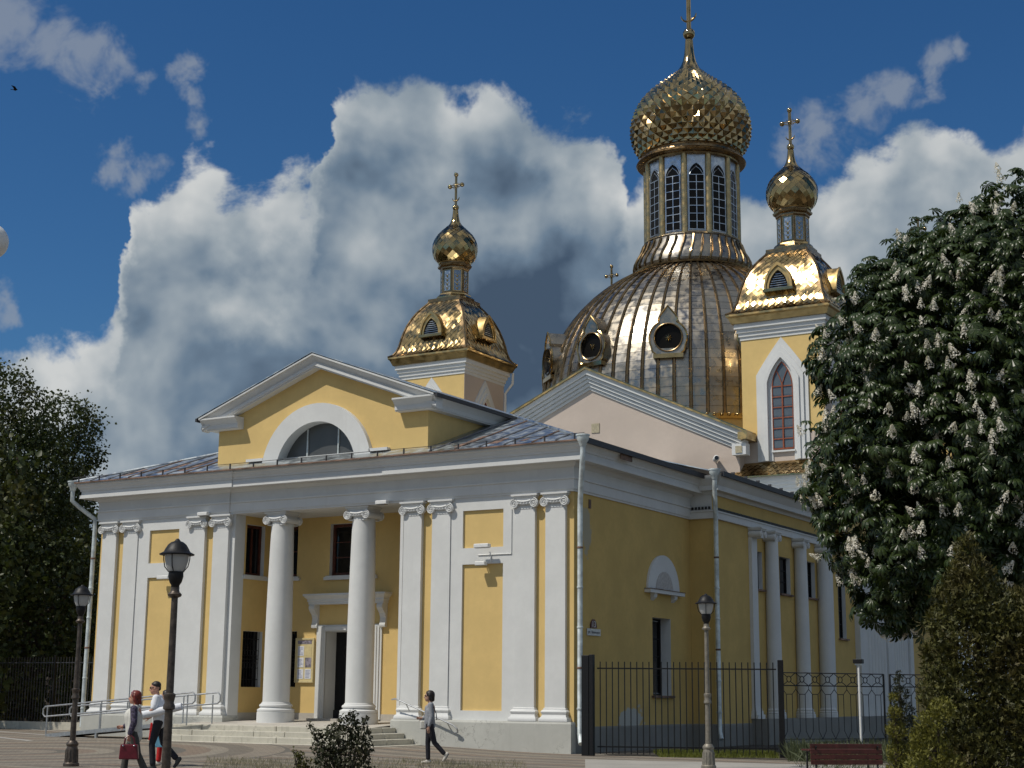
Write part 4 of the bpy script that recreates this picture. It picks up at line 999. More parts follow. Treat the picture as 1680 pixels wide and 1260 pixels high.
        ringp(0.60, 4.20, 3.18, 0.45, 4.04, 2.98, yy-0.04, yy+0.01, 10.86, 0.5, 0.0).build('surround_moulding', 'trim', fr)
        wn_o = MB()
        ol = pointed(0.45, 3.62, 2.55); 
        gl = MB().prism([(p[0], yy-0.022, 11.30+p[1]) for p in ol], (0,0.012,0)).xform(rm).build('window', 'glass', t)
        MB().box(-0.5, 0.5, yy-0.10, yy, 11.20, 11.27).xform(rm).build('window_sill', 'trim', gl)
        if full:
            for p, r_ in zip(ol[:-1], ol[1:]):
                pass
            MB().tube([(p[0]*0.95, yy-0.035, 11.32+p[1]*0.985) for p in ol], 0.030, 5).xform(rm).build('window_frame', 'orangewood', gl)
            MB().box(-0.03, 0.03, yy-0.07, yy-0.02, 11.3, 14.05).xform(rm).build('glazing_bar', 'orangewood', gl)
            MB().box(-0.43, 0.43, yy-0.065, yy-0.02, 11.30, 11.36).xform(rm).build('glazing_bar', 'orangewood', gl)
            for j in range(1, 7): MB().box(-0.43, 0.43, yy-0.06, yy-0.02, 11.30+j*0.43-0.02, 11.30+j*0.43+0.025).xform(rm).build('glazing_bar', 'orangewood', gl)
            for s in (-1, 1): MB().tube([(s*0.02, yy-0.04, 14.0), (s*0.10, yy-0.04, 14.25), (s*0.22, yy-0.04, 14.52)], 0.022, 5).xform(rm).build('tracery', 'orangewood', gl)
            for j in range(6):
                for s in (-1, 1):
                    ua, ub = sorted((s*0.035, s*0.42)); z_ = 11.37+j*0.43
                    MB().box(ua, ub, yy-0.030, yy-0.024, z_+0.01, z_+0.37).xform(rm).build('pane', 'glass', gl)
    # bell-shaped gold cap
    cz = 17.0
    cap = MB()
    cap.rings([[(x-w, y-w, cz+z), (x+w, y-w, cz+z), (x+w, y+w, cz+z), (x-w, y+w, cz+z)] for w, z in CAP])
    cp = cap.build('cap', 'golddark', t, smooth=25)
    items = []
    rnd = random.Random(int(x*7)+5)
    arc = [0.0]
    for (a, za), (b, zb) in zip(CAP, CAP[1:]): arc.append(arc[-1]+math.hypot(a-b, zb-za))
    def on(s):
        for k in range(len(CAP)-1):
            if arc[k] <= s <= arc[k+1]:
                f = (s-arc[k])/(arc[k+1]-arc[k]); (a, za), (b, zb) = CAP[k], CAP[k+1]
                return a+(b-a)*f, za+(zb-za)*f, Vector((a-b, zb-za)).normalized()
        return CAP[-1][0], CAP[-1][1], Vector((0,1))
    for face in range(4):
        ca, sa = math.cos(face*PI/2), math.sin(face*PI/2)
        rot = lambda p: Vector((x + p[0]*ca - p[1]*sa, y + p[0]*sa + p[1]*ca, cz + p[2]))
        dirr = lambda p: Vector((p[0]*ca - p[1]*sa, p[0]*sa + p[1]*ca, p[2]))
        rows = int(arc[-1]/0.14)
        for r_ in range(1, rows):
            s = r_*0.14
            w, z, d = on(s); sl_ = Vector((0, d.x, d.y)); no_ = Vector((0, -d.y, d.x))
            wt, zt, _ = on(min(arc[-1], s+0.15)); wb, zb, _ = on(max(0, s-0.15))
            for k in range(-10, 11):
                u = (k+(r_ % 2)*0.5)*0.27
                if abs(u) > min(w, wt)-0.16: continue
                if abs(u) < 0.66 and 0.8 < z < 2.0: continue
                j = rnd.uniform(-0.009, 0.009)
                pts = [rot((u, -wb, zb)) + dirr(no_)*(0.024+j), rot((u+0.135, -w, z)) + dirr(no_)*(0.014-j), rot((u, -wt, zt)) + dirr(no_)*0.006, rot((u-0.135, -w, z)) + dirr(no_)*(0.014+j)]
                items.append((pts, [(0,1,2,3)], (pts[0]+pts[2])/2, dirr(no_)))
    pieces(t, 'shingle', items, 'gold', 240 if full else 0, cull=0.03)
    # hips
    for a, b in q:
        MB().tube([(x+a*w, y+b*w, cz+z+0.01) for w, z in CAP], 0.055, 6).build('hip_strip', 'golddark', cp)
    # pointed lucarnes with louvres
    for ang in ((0, 90, 180, 270) if full else (0, 90)):
        rm = Matrix.Translation((x, y, 0)) @ Matrix.Rotation(R(ang), 4, 'Z')
        zb = cz+0.95; yo = -1.95; yi = -1.2
        a = pointed(0.58, 1.06, 0.06, 8); b = pointed(0.40, 0.76, 0.06, 8)
        lu = MB().rings([[(p[0],yo,zb+p[1]),(p[0],yi,zb+p[1]),(r_[0],yi,zb+r_[1]),(r_[0],yo,zb+r_[1])] for p, r_ in zip(a, b)]).xform(rm).build('lucarne', 'goldsatin', t, smooth=30)
        a2 = pointed(0.61, 1.10, 0.06, 8)
        MB().rings([[(p[0],yo-0.05,zb+p[1]),(p[0],yo+0.03,zb+p[1]),(r_[0],yo+0.03,zb+r_[1]),(r_[0],yo-0.05,zb+r_[1])] for p, r_ in zip(a2, pointed(0.52, 0.96, 0.06, 8))]).xform(rm).build('lucarne_rim', 'goldsatin', lu, smooth=30)
        MB().prism([(p[0], yo+0.13, zb+p[1]) for p in b], (0,0.02,0)).xform(rm).build('lucarne_back', 'iron', lu)
        MB().box(-0.64, 0.64, yo-0.08, yo+0.3, zb-0.12, zb-0.002).xform(rm).build('lucarne_sill', 'gold', lu)
        for j in range(7):
            zz = zb+0.02+j*0.095; wv_ = 0.38*(1-(j*0.095/0.70)**1.6)
            if wv_ < 0.06: continue
            MB().prism([(-wv_, yo+0.03, zz), (wv_, yo+0.03, zz), (wv_, yo+0.12, zz+0.06), (-wv_, yo+0.12, zz+0.06)], (0,0,0.018)).xform(rm).build('louvre', 'silver', lu)
    # lantern
    zl = cz+2.85
    oct_ = lambda pr, m_, nm, par=t: MB().lathe(pr, 8, (x, y, 0), a0=R(22.5)).build(nm, m_, par)
    MB().box(x-0.90, x+0.90, y-0.90, y+0.90, zl-0.08, zl+0.10).build('cap_collar', 'golddark', t)
    oct_([(0.98, zl+0.10), (0.98, zl+0.16), (0.82, zl+0.30), (0.80, zl+0.36), (0.76, zl+0.40)], 'gold', 'lantern_foot')
    ln = oct_([(0.66, zl+0.36), (0.66, 21.55)], 'golddark', 'lantern')
    oct_([(0.68, 21.40), (0.72, 21.46), (0.72, 21.52), (0.82, 21.58), (0.84, 21.66), (0.78, 21.70), (0.78, 21.76), (0.70, 21.80)], 'golddark', 'lantern_cornice')
    ap_ = 0.66*math.cos(PI/8)
    for k in range(8):
        rm = Matrix.Translation((x, y, 0)) @ Matrix.Rotation(k*PI/4, 4, 'Z')
        pn_ = MB().box(-0.17, 0.17, -ap_-0.018, -ap_+0.0, zl+0.50, 21.34).xform(rm).build('enamel_panel', 'enamel', ln)
        fr_ = MB()
        for (a, b, c, d) in ((-0.205,-0.165,zl+0.46,21.38),(0.165,0.205,zl+0.46,21.38),(-0.165,0.165,zl+0.46,zl+0.50),(-0.165,0.165,21.34,21.38)): fr_.box(a, b, -ap_-0.035, -ap_+0.001, c, d)
        fr_.xform(rm).build('panel_frame', 'goldpale', ln)
        orn = MB()
        for j in range(4):
            z_ = zl+0.60+j*0.20; orn.sphere((0, -ap_-0.022, z_), 0.055, 6, 5, (1, 0.3, 1.2)); orn.sphere((0.08, -ap_-0.022, z_+0.08), 0.03, 5, 4, (1,0.3,1)); orn.sphere((-0.08, -ap_-0.022, z_+0.08), 0.03, 5, 4, (1,0.3,1))
        orn.xform(rm).build('gilt_ornament', 'gold', ln)
    # onion
    op = spline([(0.74,21.78),(0.98,22.05),(1.085,22.42),(1.06,22.78),(0.92,23.10),(0.68,23.38),(0.42,23.62),(0.25,23.86),(0.165,24.15),(0.13,24.48)], 60)
    MB().lathe([(r_*0.985, z) for r_, z in op], 40, (x, y, 0)).build('onion_dome', 'golddark', t, smooth=60)
    MB().lathe([(0.78,21.74),(0.80,21.80),(0.76,21.86)], 32, (x, y, 0)).build('onion_collar', 'gold', t, smooth=40)
    cut = [p for p in op if p[1] < 23.75]
    rows = scale_rows(cut, 20)
    pieces(t, 'scale', diamonds((x, y, 0), rows, 20, 0.01, 0.008, random.Random(int(x*3)+1)), 'gold', 110 if full else 0, cull=0.02)
    MB().lathe([p for p in op if p[1] > 23.55], 20, (x, y, 0)).build('onion_neck', 'gold', t, smooth=60)
    c = cross_parts(t, 24.74, 1.56, 0.16, 1.3); c.location = (0, 0, -9.0)
    return t
TWX = 8.5
tFL = make_tower(CX-TWX, 20.98, 'left gold capped bell tower rising behind the entrance pediment')
tFR = make_tower(CX+TWX, 20.98, 'right gold capped bell tower with tall pointed window beside the chestnut tree')
MB().tube([(CX-TWX+2.1,23.0,16.6),(CX-TWX+2.08,23.0,16.1),(CX-TWX+1.83,22.75,15.6),(CX-TWX+1.83,22.75,9)], 0.06, 8).build('downpipe', 'camwhite', tFL, smooth=40)
def rear_tower(u, v, label):
    r = ray(u, v); d = (26.3-CAM.z)/r.z; p = CAM + r*d
    return make_tower(p.x, p.y, label, False)
rear_tower(1003.3, 437.3, 'rear bell tower of which only the cross shows left of the great dome')
rear_tower(1505.6, 360.0, 'rear bell tower of which only the cross shows above the chestnut tree')
# ------------------------------------------------------------------ great dome
DC = (CX, 29.79)
dome = thing('great_dome', (DC[0], DC[1], 11.0), 'great ribbed metal dome with glazed drum and faceted gold onion cupola', 'dome')
DR, DZ = 7.50, 15.17
def dome_r(z):
    return math.sqrt(max(0.0, DR*DR - (z-DZ)**2))
MB().lathe([(7.85, 9.0), (7.85, 13.6)], 64, (*DC, 0)).build('dome_base', 'yellow', dome, smooth=30)
MB().lathe([(7.5, 13.55), (7.95, 13.56), (7.95, 13.66), (7.80, 13.70), (7.80, 13.82), (7.5, 13.86)], 64, (*DC, 0)).build('dome_trim', 'goldpale', dome, smooth=30)
bd2 = MB()
for k in range(150):
    a = 2*PI*k/150; bd2.sphere((DC[0]+7.88*math.cos(a), DC[1]+7.88*math.sin(a), 13.76), 0.075, 6, 5)
stuff(bd2.build('trim_beads', 'goldpale', dome, smooth=60))
th1 = math.asin((22.35-DZ)/DR); CYL = 1.40
def dprof(s, rr=DR):
    # arc parameter in metres from the foot: straight wall first, then the sphere
    if s < CYL: return rr, DZ-CYL+s, 0.0
    t = (s-CYL)/DR; return rr*math.cos(t), DZ+rr*math.sin(t), t
SMAX = CYL + DR*th1
MB().lathe([dprof(SMAX*i/36, DR-0.05)[:2] for i in range(37)], 64, (*DC, 0), cap=(False, False)).build('dome_shell', 'golddark', dome, smooth=60)
NR, ROWS = 64, 25
LUC = [R(-75) + R(30)*k for k in range(12)]
rnd = random.Random(11); items = []
for j in range(ROWS):
    sa_ = SMAX*j/ROWS; sb_ = SMAX*(j+1)/ROWS-0.012
    for i in range(NR):
        a = 2*PI*i/NR + 0.004; b = 2*PI*(i+1)/NR - 0.004
        def P_(s, q, off=0.0):
            r_, z_, t_ = dprof(s, DR+off); return Vector((DC[0]+r_*math.cos(q), DC[1]+r_*math.sin(q), z_))
        j0, j1, j2 = (rnd.uniform(-0.0035, 0.0035) for _ in range(3))
        vs = [P_(sa_, a, 0.012+j0), P_(sa_, b, 0.012+j1), P_(sb_, b, 0.004+j2), P_(sb_, a, 0.004+j0*0.5)]
        c = (vs[0]+vs[2])/2
        t_ = dprof((sa_+sb_)/2)[2]; am = (a+b)/2
        items.append((vs, [(0,1,2,3)], c, Vector((math.cos(t_)*math.cos(am), math.cos(t_)*math.sin(am), math.sin(t_)))))
pieces(dome, 'dome_panel', items, 'domeplate', 300, cull=0.05)
rib = MB()
for k in range(NR):
    a = 2*PI*k/NR
    pts = [(DC[0]+dprof(SMAX*i/16, DR+0.03)[0]*math.cos(a), DC[1]+dprof(SMAX*i/16, DR+0.03)[0]*math.sin(a), dprof(SMAX*i/16, DR+0.03)[1]) for i in range(17)]
    MB().tube(pts, [0.088-0.036*i/16 for i in range(17)], 6).build('rib', 'rib', dome, smooth=50)
# trefoil lucarnes with a round eye
def luc_out(n=14):
    pts = [(-0.55, -0.72), (-0.70, -0.60)]
    for i in range(n+1):
        a = R(205) - R(205-128)*i/n; pts.append((0.84*math.cos(a), 0.0+0.80*math.sin(a)))
    pts += [(-0.40, 0.70), (-0.43, 0.84), (-0.33, 1.05), (-0.14, 1.28), (0, 1.45)]
    m_ = [(-p[0], p[1]) for p in pts[::-1][1:]]
    return pts + m_
lo = luc_out()
def circ(r, n): return [(r*math.cos(2*PI*i/n - PI/2 - 0.001), 0.02+r*math.sin(2*PI*i/n - PI/2)) for i in range(n)]
for az in LUC:
    zc = 17.32; rr = dome_r(zc)
    rm = Matrix.Translation((DC[0], DC[1], zc)) @ Matrix.Rotation(az+PI/2, 4, 'Z')
    yf = -rr-0.34; yb = -rr+2.3
    ring_o = lo; k = len(lo)
    ang = [math.atan2(p[1]-0.02, p[0]) for p in lo]
    inner = [(0.62*math.cos(a), 0.02+0.62*math.sin(a)) for a in ang]
    lu = MB().rings([[(p[0], yb, p[1]) for p in lo], [(p[0], yf, p[1]) for p in lo]], True, (False, False)).xform(rm).build('lucarne', 'domeplate', dome, smooth=30)
    MB().rings([[(p[0], yf, p[1]) for p in lo], [(q[0], yf+0.02, q[1]) for q in inner], [(q[0], yf+0.16, q[1]) for q in inner]], True, (False, False)).xform(rm).build('lucarne_face', 'domeplate', lu, smooth=30)
    MB().tube([(p[0]*1.02, yf-0.01, p[1]*1.02) for p in lo], 0.045, 6).xform(rm).build('lucarne_rim', 'gold', lu, smooth=50)
    MB().prism([(q[0], yf+0.13, q[1]) for q in inner], (0, 0.02, 0)).xform(rm).build('lucarne_glass', 'void', lu)
    MB().tube([(0.64*math.cos(2*PI*i/28), yf-0.015, 0.02+0.64*math.sin(2*PI*i/28)) for i in range(29)], 0.03, 6).xform(rm).build('eye_ring', 'golddark', lu, smooth=50)
    star = MB(); star.sphere((0, yf+0.09, 0.02), 0.07, 8, 6)
    for s in range(8):
        a = s*PI/4; star.tube([(0, yf+0.10, 0.02), (0.16*math.cos(a), yf+0.10, 0.02+0.16*math.sin(a))], [0.03, 0.006], 5)
    star.xform(rm).build('gilt_star', 'gold', lu)
    MB().box(-0.68, 0.68, yf-0.06, yf+0.5, -0.92, -0.73).xform(rm).build('lucarne_sill', 'goldpale', lu)
# ribbed collar under the drum
MB().lathe([(2.60,22.2),(2.86,22.28),(2.93,22.42),(2.90,22.66),(2.78,22.92),(2.62,23.18),(2.50,23.45),(2.44,23.68),(2.48,23.74),(2.42,23.80)], 64, (*DC, 0)).build('collar', 'domeplate', dome, smooth=30)
MB().lathe([(2.75,22.14),(2.96,22.16),(2.98,22.24),(2.90,22.30)], 64, (*DC, 0)).build('collar_ring', 'golddark', dome, smooth=40)
cpf = [(2.86,22.26),(2.95,22.44),(2.91,22.68),(2.79,22.94),(2.63,23.20),(2.47,23.66)]
for k in range(36):
    a = 2*PI*k/36
    MB().tube([(DC[0]+(r_+0.01)*math.cos(a+0.02*i), DC[1]+(r_+0.01)*math.sin(a+0.02*i), z) for i, (r_, z) in enumerate(cpf)], 0.06, 6).build('collar_rib', 'rib', dome, smooth=50)
# drum: 12 glazed bays between gold shafts
ZD0, ZD1, RD = 23.75, 27.85, 2.30
MB().lathe([(RD-0.16, ZD0-0.1), (RD-0.16, ZD1+0.1)], 48, (*DC, 0)).build('drum', 'silver', dome, smooth=40)
MB().lathe([(RD+0.10, ZD0-0.02), (RD+0.10, ZD0+0.10), (RD-0.05, ZD0+0.16)], 48, (*DC, 0)).build('drum_foot', 'golddark', dome, smooth=40)
for k in range(12):
    az = R(30*k)
    rm = Matrix.Translation((DC[0], DC[1], 0)) @ Matrix.Rotation(az+PI/2, 4, 'Z')
    rm2 = Matrix.Translation((DC[0], DC[1], 0)) @ Matrix.Rotation(az+R(15)+PI/2, 4, 'Z')
    sh = MB().lathe([(0.16, ZD0), (0.16, ZD1)], 10, (0, -RD+0.0, 0)).xform(rm2).build('drum_shaft', 'shaftgold', dome, smooth=40)
    y0 = -RD+0.06
    MB().box(-0.44, 0.44, y0, y0+0.10, ZD0+0.1, ZD1).xform(rm).build('bay_panel', 'silver', dome)
    zb, w, h, sp = ZD0+0.22, 0.38, 3.42, 2.82
    ol = pointed(w, h, sp, 8)
    wn_ = MB().prism([(p[0], y0-0.012, zb+p[1]) for p in ol], (0, 0.01, 0)).xform(rm).build('drum_window', 'void', dome)
    MB().tube([(p[0], y0-0.02, zb+p[1]) for p in ol] + [(-w, y0-0.02, zb)], 0.032, 5).xform(rm).build('window_frame', 'silver', wn_)
    MB().box(-0.018, 0.018, y0-0.035, y0-0.013, zb, zb+sp-0.02).xform(rm).build('glazing_bar', 'silver', wn_)
    for j in range(1, 8):
        z_ = zb + sp*j/7 - (0.02 if j == 7 else 0); MB().box(-w, w, y0-0.034, y0-0.013, z_-0.016, z_+0.016).xform(rm).build('glazing_bar', 'silver', wn_)
    for s in (-1, 1): MB().tube([(-s*w*0.95, y0-0.022, zb+sp-0.04), (-s*w*0.55, y0-0.022, zb+sp+0.22), (s*0.02, y0-0.022, zb+sp+0.42)], 0.018, 5).xform(rm).build('tracery', 'silver', wn_)
    f = Vector((math.cos(az), math.sin(az), 0)).dot((CAM-Vector((DC[0], DC[1], 0))).normalized())
    if f > -0.05:
        for j in range(7):
            for s in (-1, 1):
                ua, ub = sorted((s*0.025, s*(w-0.03))); z_ = zb + sp*j/7
                MB().box(ua, ub, y0-0.018, y0-0.0125, z_+0.02, z_+sp/7-0.02).xform(rm).build('pane', 'void', wn_)
MB().lathe([(RD-0.1,ZD1-0.02),(RD+0.12,ZD1),(RD+0.14,ZD1+0.08),(2.72,ZD1+0.10),(2.78,ZD1+0.16),(2.72,ZD1+0.26),(2.5,ZD1+0.36),(2.46,ZD1+0.50),(2.50,ZD1+0.56),(2.40,ZD1+0.62)], 64, (*DC, 0)).build('drum_brim', 'golddark', dome, smooth=35)
MB().lathe([(2.44,ZD1+0.58),(2.50,ZD1+0.62),(2.50,ZD1+0.72),(2.42,ZD1+0.78)], 64, (*DC, 0)).build('onion_ring', 'goldpale', dome, smooth=35)
# faceted onion
onp = spline([(2.36,28.42),(2.78,28.95),(2.97,29.65),(2.92,30.35),(2.62,31.10),(2.08,31.80),(1.42,32.38),(0.88,32.85),(0.52,33.30),(0.33,33.75),(0.24,34.3),(0.20,34.85)], 120)
MB().lathe([(r_*0.985, z) for r_, z in onp], 64, (*DC, 0)).build('onion_core', 'golddark', dome, smooth=60)
rows = scale_rows([p for p in onp if p[1] < 33.1], 32)
pieces(dome, 'pyramid_scale', diamonds((*DC, 0), rows, 34, 0.16, 0.004, random.Random(5)), 'goldpale', 300, cull=0.02)
MB().lathe([p for p in onp if p[1] > 32.9], 24, (*DC, 0)).build('onion_neck', 'goldpale', dome, smooth=60)
c = cross_parts(dome, 35.42, 3.4, 0.32, 2.3); c.location = (0, 0, -11.0); c.rotation_euler = (0, 0, 0)

# ------------------------------------------------------------------ porch steps (each block its own piece)
st = thing('porch_steps', (CX, -1.2, 0.0), 'weathered pale stone steps and landing leading up to the columned porch', 'steps')
rnd = random.Random(4)
lev = [(-13.2, -4.72, -2.72, -0.02, 0.14), (-13.2, -5.02, -2.38, 0.14, 0.30), (-13.2, -5.34, -2.04, 0.30, 0.455), (-13.2, -5.66, -1.70, 0.455, 0.61)]
for k, (x0, x1, y0, z0, z1) in enumerate(lev):
    x = x0
    while x < x1-0.05:
        w = min(rnd.uniform(1.05, 1.5), x1-x)
        if x1-x-w < 0.4: w = x1-x
        j = rnd.uniform(-0.012, 0.012)
        MB().box(x+0.006, x+w-0.006, y0+j, y0+0.75, z0-0.03, z1+rnd.uniform(-0.006, 0.004)).build('step_block', 'step', st, bevel=0.018)
        x += w
    # right-hand return
    y = y0+0.76
    while y < -0.35:
        w = min(rnd.uniform(0.9, 1.3), -0.28-y)
        MB().box(x1-0.6, x1+rnd.uniform(-0.01, 0.01), y+0.004, y+w-0.004, z0-0.03, z1-0.002).build('step_block', 'step', st, bevel=0.018)
        y += w
lm = MB(); lm.add([(-13.25,-1.3,0.602),(-5.95,-1.3,0.602),(-5.95,0.45,0.70),(-5.95,2.2,0.735),(-12.38,2.2,0.735),(-12.38,0.45,0.70),(-12.38,-0.05,0.67),(-13.25,-0.27,0.66)], [(0,1,2,3,4,5,6,7)])
lm.prism([(-13.25,-1.3,0.1),(-5.95,-1.3,0.1),(-5.95,2.2,0.1),(-12.38,2.2,0.1),(-12.38,-0.05,0.1),(-13.25,-0.27,0.1)], (0,0,0.48))
lm.build('landing', 'floor', st, recalc=False)
MB().prism([(CX-1.3,1.55,0.70),(CX+1.3,1.55,0.70),(CX+1.3,2.6,0.70),(CX-1.3,2.6,0.70)], (0,0,0.09)).build('door_step', 'floor', st, bevel=0.01)

# ------------------------------------------------------------------ ramp and railings
rp = thing('access_ramp', (-16.5, -1.5, gz(-16.5, -1.5)), 'grey metal wheelchair ramp with double tubular handrails at the left of the porch', 'ramp')
g0 = gz(-18.5, -1.4)
rx0, rx1, ry0, ry1 = -18.25, -13.3, -2.1, -0.95
rzf = lambda x: g0 + 0.05 + (0.60-g0-0.05)*max(0, min(1, (x-rx0)/(rx1-rx0)))
MB().prism([(rx0,ry0,rzf(rx0)-0.05),(rx1,ry0,rzf(rx1)-0.05),(rx1,ry1,rzf(rx1)-0.05),(rx0,ry1,rzf(rx0)-0.05)], (0,0,0.05)).build('deck', 'railing', rp)
for yy in (ry0, ry1):
    MB().prism([(rx0,yy-0.03,rzf(rx0)-0.09),(rx1,yy-0.03,rzf(rx1)-0.09),(rx1,yy-0.03,rzf(rx1)+0.03),(rx0,yy-0.03,rzf(rx0)+0.03)], (0,0.06,0)).build('edge_beam', 'railing', rp)
    for hh in (0,):
        r0, r1 = rx0-0.1, rx1+1.3
        p = [(r0, yy, rzf(rx0)+0.90), (r1, yy, rzf(rx1)+0.98), (r1+0.1, yy, rzf(rx1)+0.90), (r1+0.1, yy, rzf(rx1)+0.72), (r1, yy, rzf(rx1)+0.64), (r0, yy, rzf(rx0)+0.58), (r0-0.09, yy, rzf(rx0)+0.66), (r0-0.09, yy, rzf(rx0)+0.82), (r0, yy, rzf(rx0)+0.90)]
        MB().tube(p, 0.026, 8).build('handrail', 'railing', rp, smooth=40)
    for i in range(6):
        x = rx0 + (rx1+1.1-rx0)*i/5
        z_ = rzf(x) if x <= rx1 else 0.6
        MB().tube([(x, yy, z_-0.02 if i else gz(x, yy)), (x, yy, z_+0.9)], 0.022, 8).build('baluster', 'railing', rp)
for x in (-17.6, -16.0, -14.4):
    MB().box(x-0.04, x+0.04, ry0-0.02, ry0+0.06, gz(x, ry0), rzf(x)-0.06).build('ramp_leg', 'railing', rp)
sr = thing('step_handrail', (-5.0, -1.0, 0.1), 'bent metal handrail descending beside the right end of the steps', 'handrail')
MB().tube([(-5.75,-0.40,1.42),(-5.6,-0.44,1.44),(-5.4,-0.45,1.38),(-3.55,-0.45,0.72),(-3.42,-0.44,0.62),(-3.42,-0.40,0.52),(-3.55,-0.36,0.5)], 0.024, 8).build('rail', 'railing', sr, smooth=40)
MB().tube([(-4.6,-0.45,1.08),(-4.6,-0.27,0.8)], 0.016, 6).build('rail_bracket', 'railing', sr)
MB().tube([(-5.2,-0.45,1.30),(-5.2,-0.27,1.1)], 0.016, 6).build('rail_bracket', 'railing', sr)
MB().tube([(-3.75,-0.45,0.78),(-3.75,-0.27,0.6)], 0.016, 6).build('rail_bracket', 'railing', sr)

# ------------------------------------------------------------------ small fittings
def cctv(u, v, y, label, yaw=-0.6, onx=None):
    r = ray(u, v); d = (y-CAM.y)/r.y; p = CAM + r*d
    t = thing('security_camera', p, label, 'camera', rot=yaw)
    MB().lathe([(0.10,-0.28),(0.12,-0.26),(0.12,0.12),(0.09,0.16)], 14).xform(Matrix.Rotation(R(90), 4, 'X') ).build('housing', 'camwhite', t, smooth=40, local=True)
    MB().lathe([(0.085,0.0),(0.085,0.02)], 14).xform(Matrix.Translation((0,-0.165,0)) @ Matrix.Rotation(R(90), 4, 'X')).build('lens', 'lens', t, local=True)
    MB().tube([(0,0.1,-0.1),(0,0.25,-0.12),(0,0.38,-0.05)], 0.03, 8).build('bracket', 'camwhite', t, smooth=40, local=True)
    return t
cctv(1175, 752, 18.35, 'white bullet security camera on the pink gable wall above the roof edge', 0.5)
def floodlight(p, label, w=0.42, rot=0.0):
    t = thing('floodlight', p, label, 'floodlight', 'floodlights on the front', rot)
    MB().box(-w/2, w/2, -0.12, 0.06, -0.07, 0.05).build('housing', 'camwhite', t, local=True, bevel=0.02)
    MB().box(-w/2+0.03, w/2-0.03, -0.10, 0.04, -0.078, -0.071).build('glass', 'lens', t, local=True)
    MB().tube([(0,0.03,0),(0,0.20,0.0)], 0.02, 6).build('arm', 'iron', t, local=True)
def on_y(u, v, y): r = ray(u, v); return CAM + r*((y-CAM.y)/r.y)
floodlight(on_y(335, 843, -0.22), 'small white floodlight on the architrave left of the first column')
floodlight(on_y(628, 824, -0.22), 'small white floodlight on the architrave right of the second column')
floodlight(on_y(792, 895, -0.38), 'white floodlight between the upper and lower panels of the right bay', 0.5)
floodlight(on_y(790, 924, -0.26), 'flat white floodlight at the head of the right bay lower panel', 0.34)
floodlight(on_y(270, 947, -0.26), 'flat white floodlight at the head of the left bay lower panel', 0.5)
cb = thing('wall_cable', (-2.3, -0.1, 5.5), 'white cable duct running around the right bay to its floodlights', 'cable')
MB().tube([(-1.86,-0.10,6.9),(-1.86,-0.10,5.6),(-3.0,-0.10,5.6)], 0.016, 5).build('duct', 'camwhite', cb)
MB().tube([(-2.55,-0.10,5.6),(-2.55,-0.10,5.36)], 0.016, 5).build('duct', 'camwhite', cb)
# notice board
nb = thing('notice_board', (-10.9, 1.96, 1.94), 'yellow notice board with six sheets beside the church door', 'notice board')
MB().box(-11.27, -10.56, 1.945, 1.995, 1.94, 3.33).build('back_panel', 'board', nb, bevel=0.006)
for (a, b, c, d) in ((-11.29,-11.25,1.92,3.35),(-10.58,-10.54,1.92,3.35),(-11.25,-10.58,1.92,1.97),(-11.25,-10.58,3.30,3.35)): MB().box(a, b, 1.925, 1.996, c, d).build('frame', 'board', nb)
hd = MB().box(-11.20, -10.63, 1.94, 1.9445, 3.16, 3.27).build('header', 'poster', nb)
for i in range(2):
    for j in range(3):
        x0 = -11.19+i*0.31; z0 = 2.04+j*0.37
        pm = 'poster' if (i, j) == (1, 1) else ('board' if (i, j) == (1, 2) else 'paper')
        sh = MB().box(x0, x0+0.25, 1.938, 1.9445, z0, z0+0.31).build('sheet', pm, nb)
        if pm == 'paper':
            rr_ = random.Random(i*5+j)
            for q in range(6): MB().box(x0+0.03, x0+0.03+rr_.uniform(0.10, 0.19), 1.9365, 1.9375, z0+0.04+q*0.042, z0+0.055+q*0.042).build('print_line', 'inkblue', sh)
# house number and street plate on the shaded side
hn = thing('address_sign', (0.2, 1.12, 3.26), 'dark red arched house number 13 above a pale street name plate', 'sign')
MB().prism([(0.165, 1.14-0.20*math.cos(PI*i/14), 3.49+0.25*math.sin(PI*i/14)) for i in range(15)], (0.02,0,0)).build('number_plate', 'signred', hn)
MB().box(0.165, 0.185, 0.74, 1.56, 3.27, 3.465).build('street_plate', 'signwhite', hn)
def text_mesh(body, size, parent, mat, loc, rotz):
    cu = bpy.data.curves.new('lettering', 'FONT'); cu.body = body; cu.size = size; cu.extrude = 0.002; cu.align_x = 'CENTER'
    tmp = bpy.data.objects.new('lettering', cu); COL.objects.link(tmp)
    bpy.context.view_layer.update(); dg = bpy.context.evaluated_depsgraph_get(); me = bpy.data.meshes.new_from_object(tmp.evaluated_get(dg))
    bpy.data.objects.remove(tmp); me.materials.clear(); me.materials.append(M[mat])
    o = bpy.data.objects.new('lettering', me); COL.objects.link(o); o.parent = parent
    o.matrix_local = Matrix.Translation(Vector(loc)-parent.location) @ Matrix.Rotation(rotz, 4, 'Z') @ Matrix.Rotation(PI/2, 4, 'X'); return o
text_mesh('13', 0.25, hn, 'signwhite', (0.187, 1.14, 3.51), PI/2)
text_mesh('\u0443\u043b.', 0.12, hn, 'ink', (0.188, 0.86, 3.33), PI/2)
for i, w in enumerate((0.05, 0.045, 0.05, 0.045, 0.05, 0.04, 0.05, 0.045, 0.05)):
    MB().box(0.1855, 0.188, 1.0+i*0.057, 1.0+i*0.057+w*0.72, 3.33, 3.385 + (0.03 if i == 0 else 0)).build('letter_stroke', 'ink', hn)
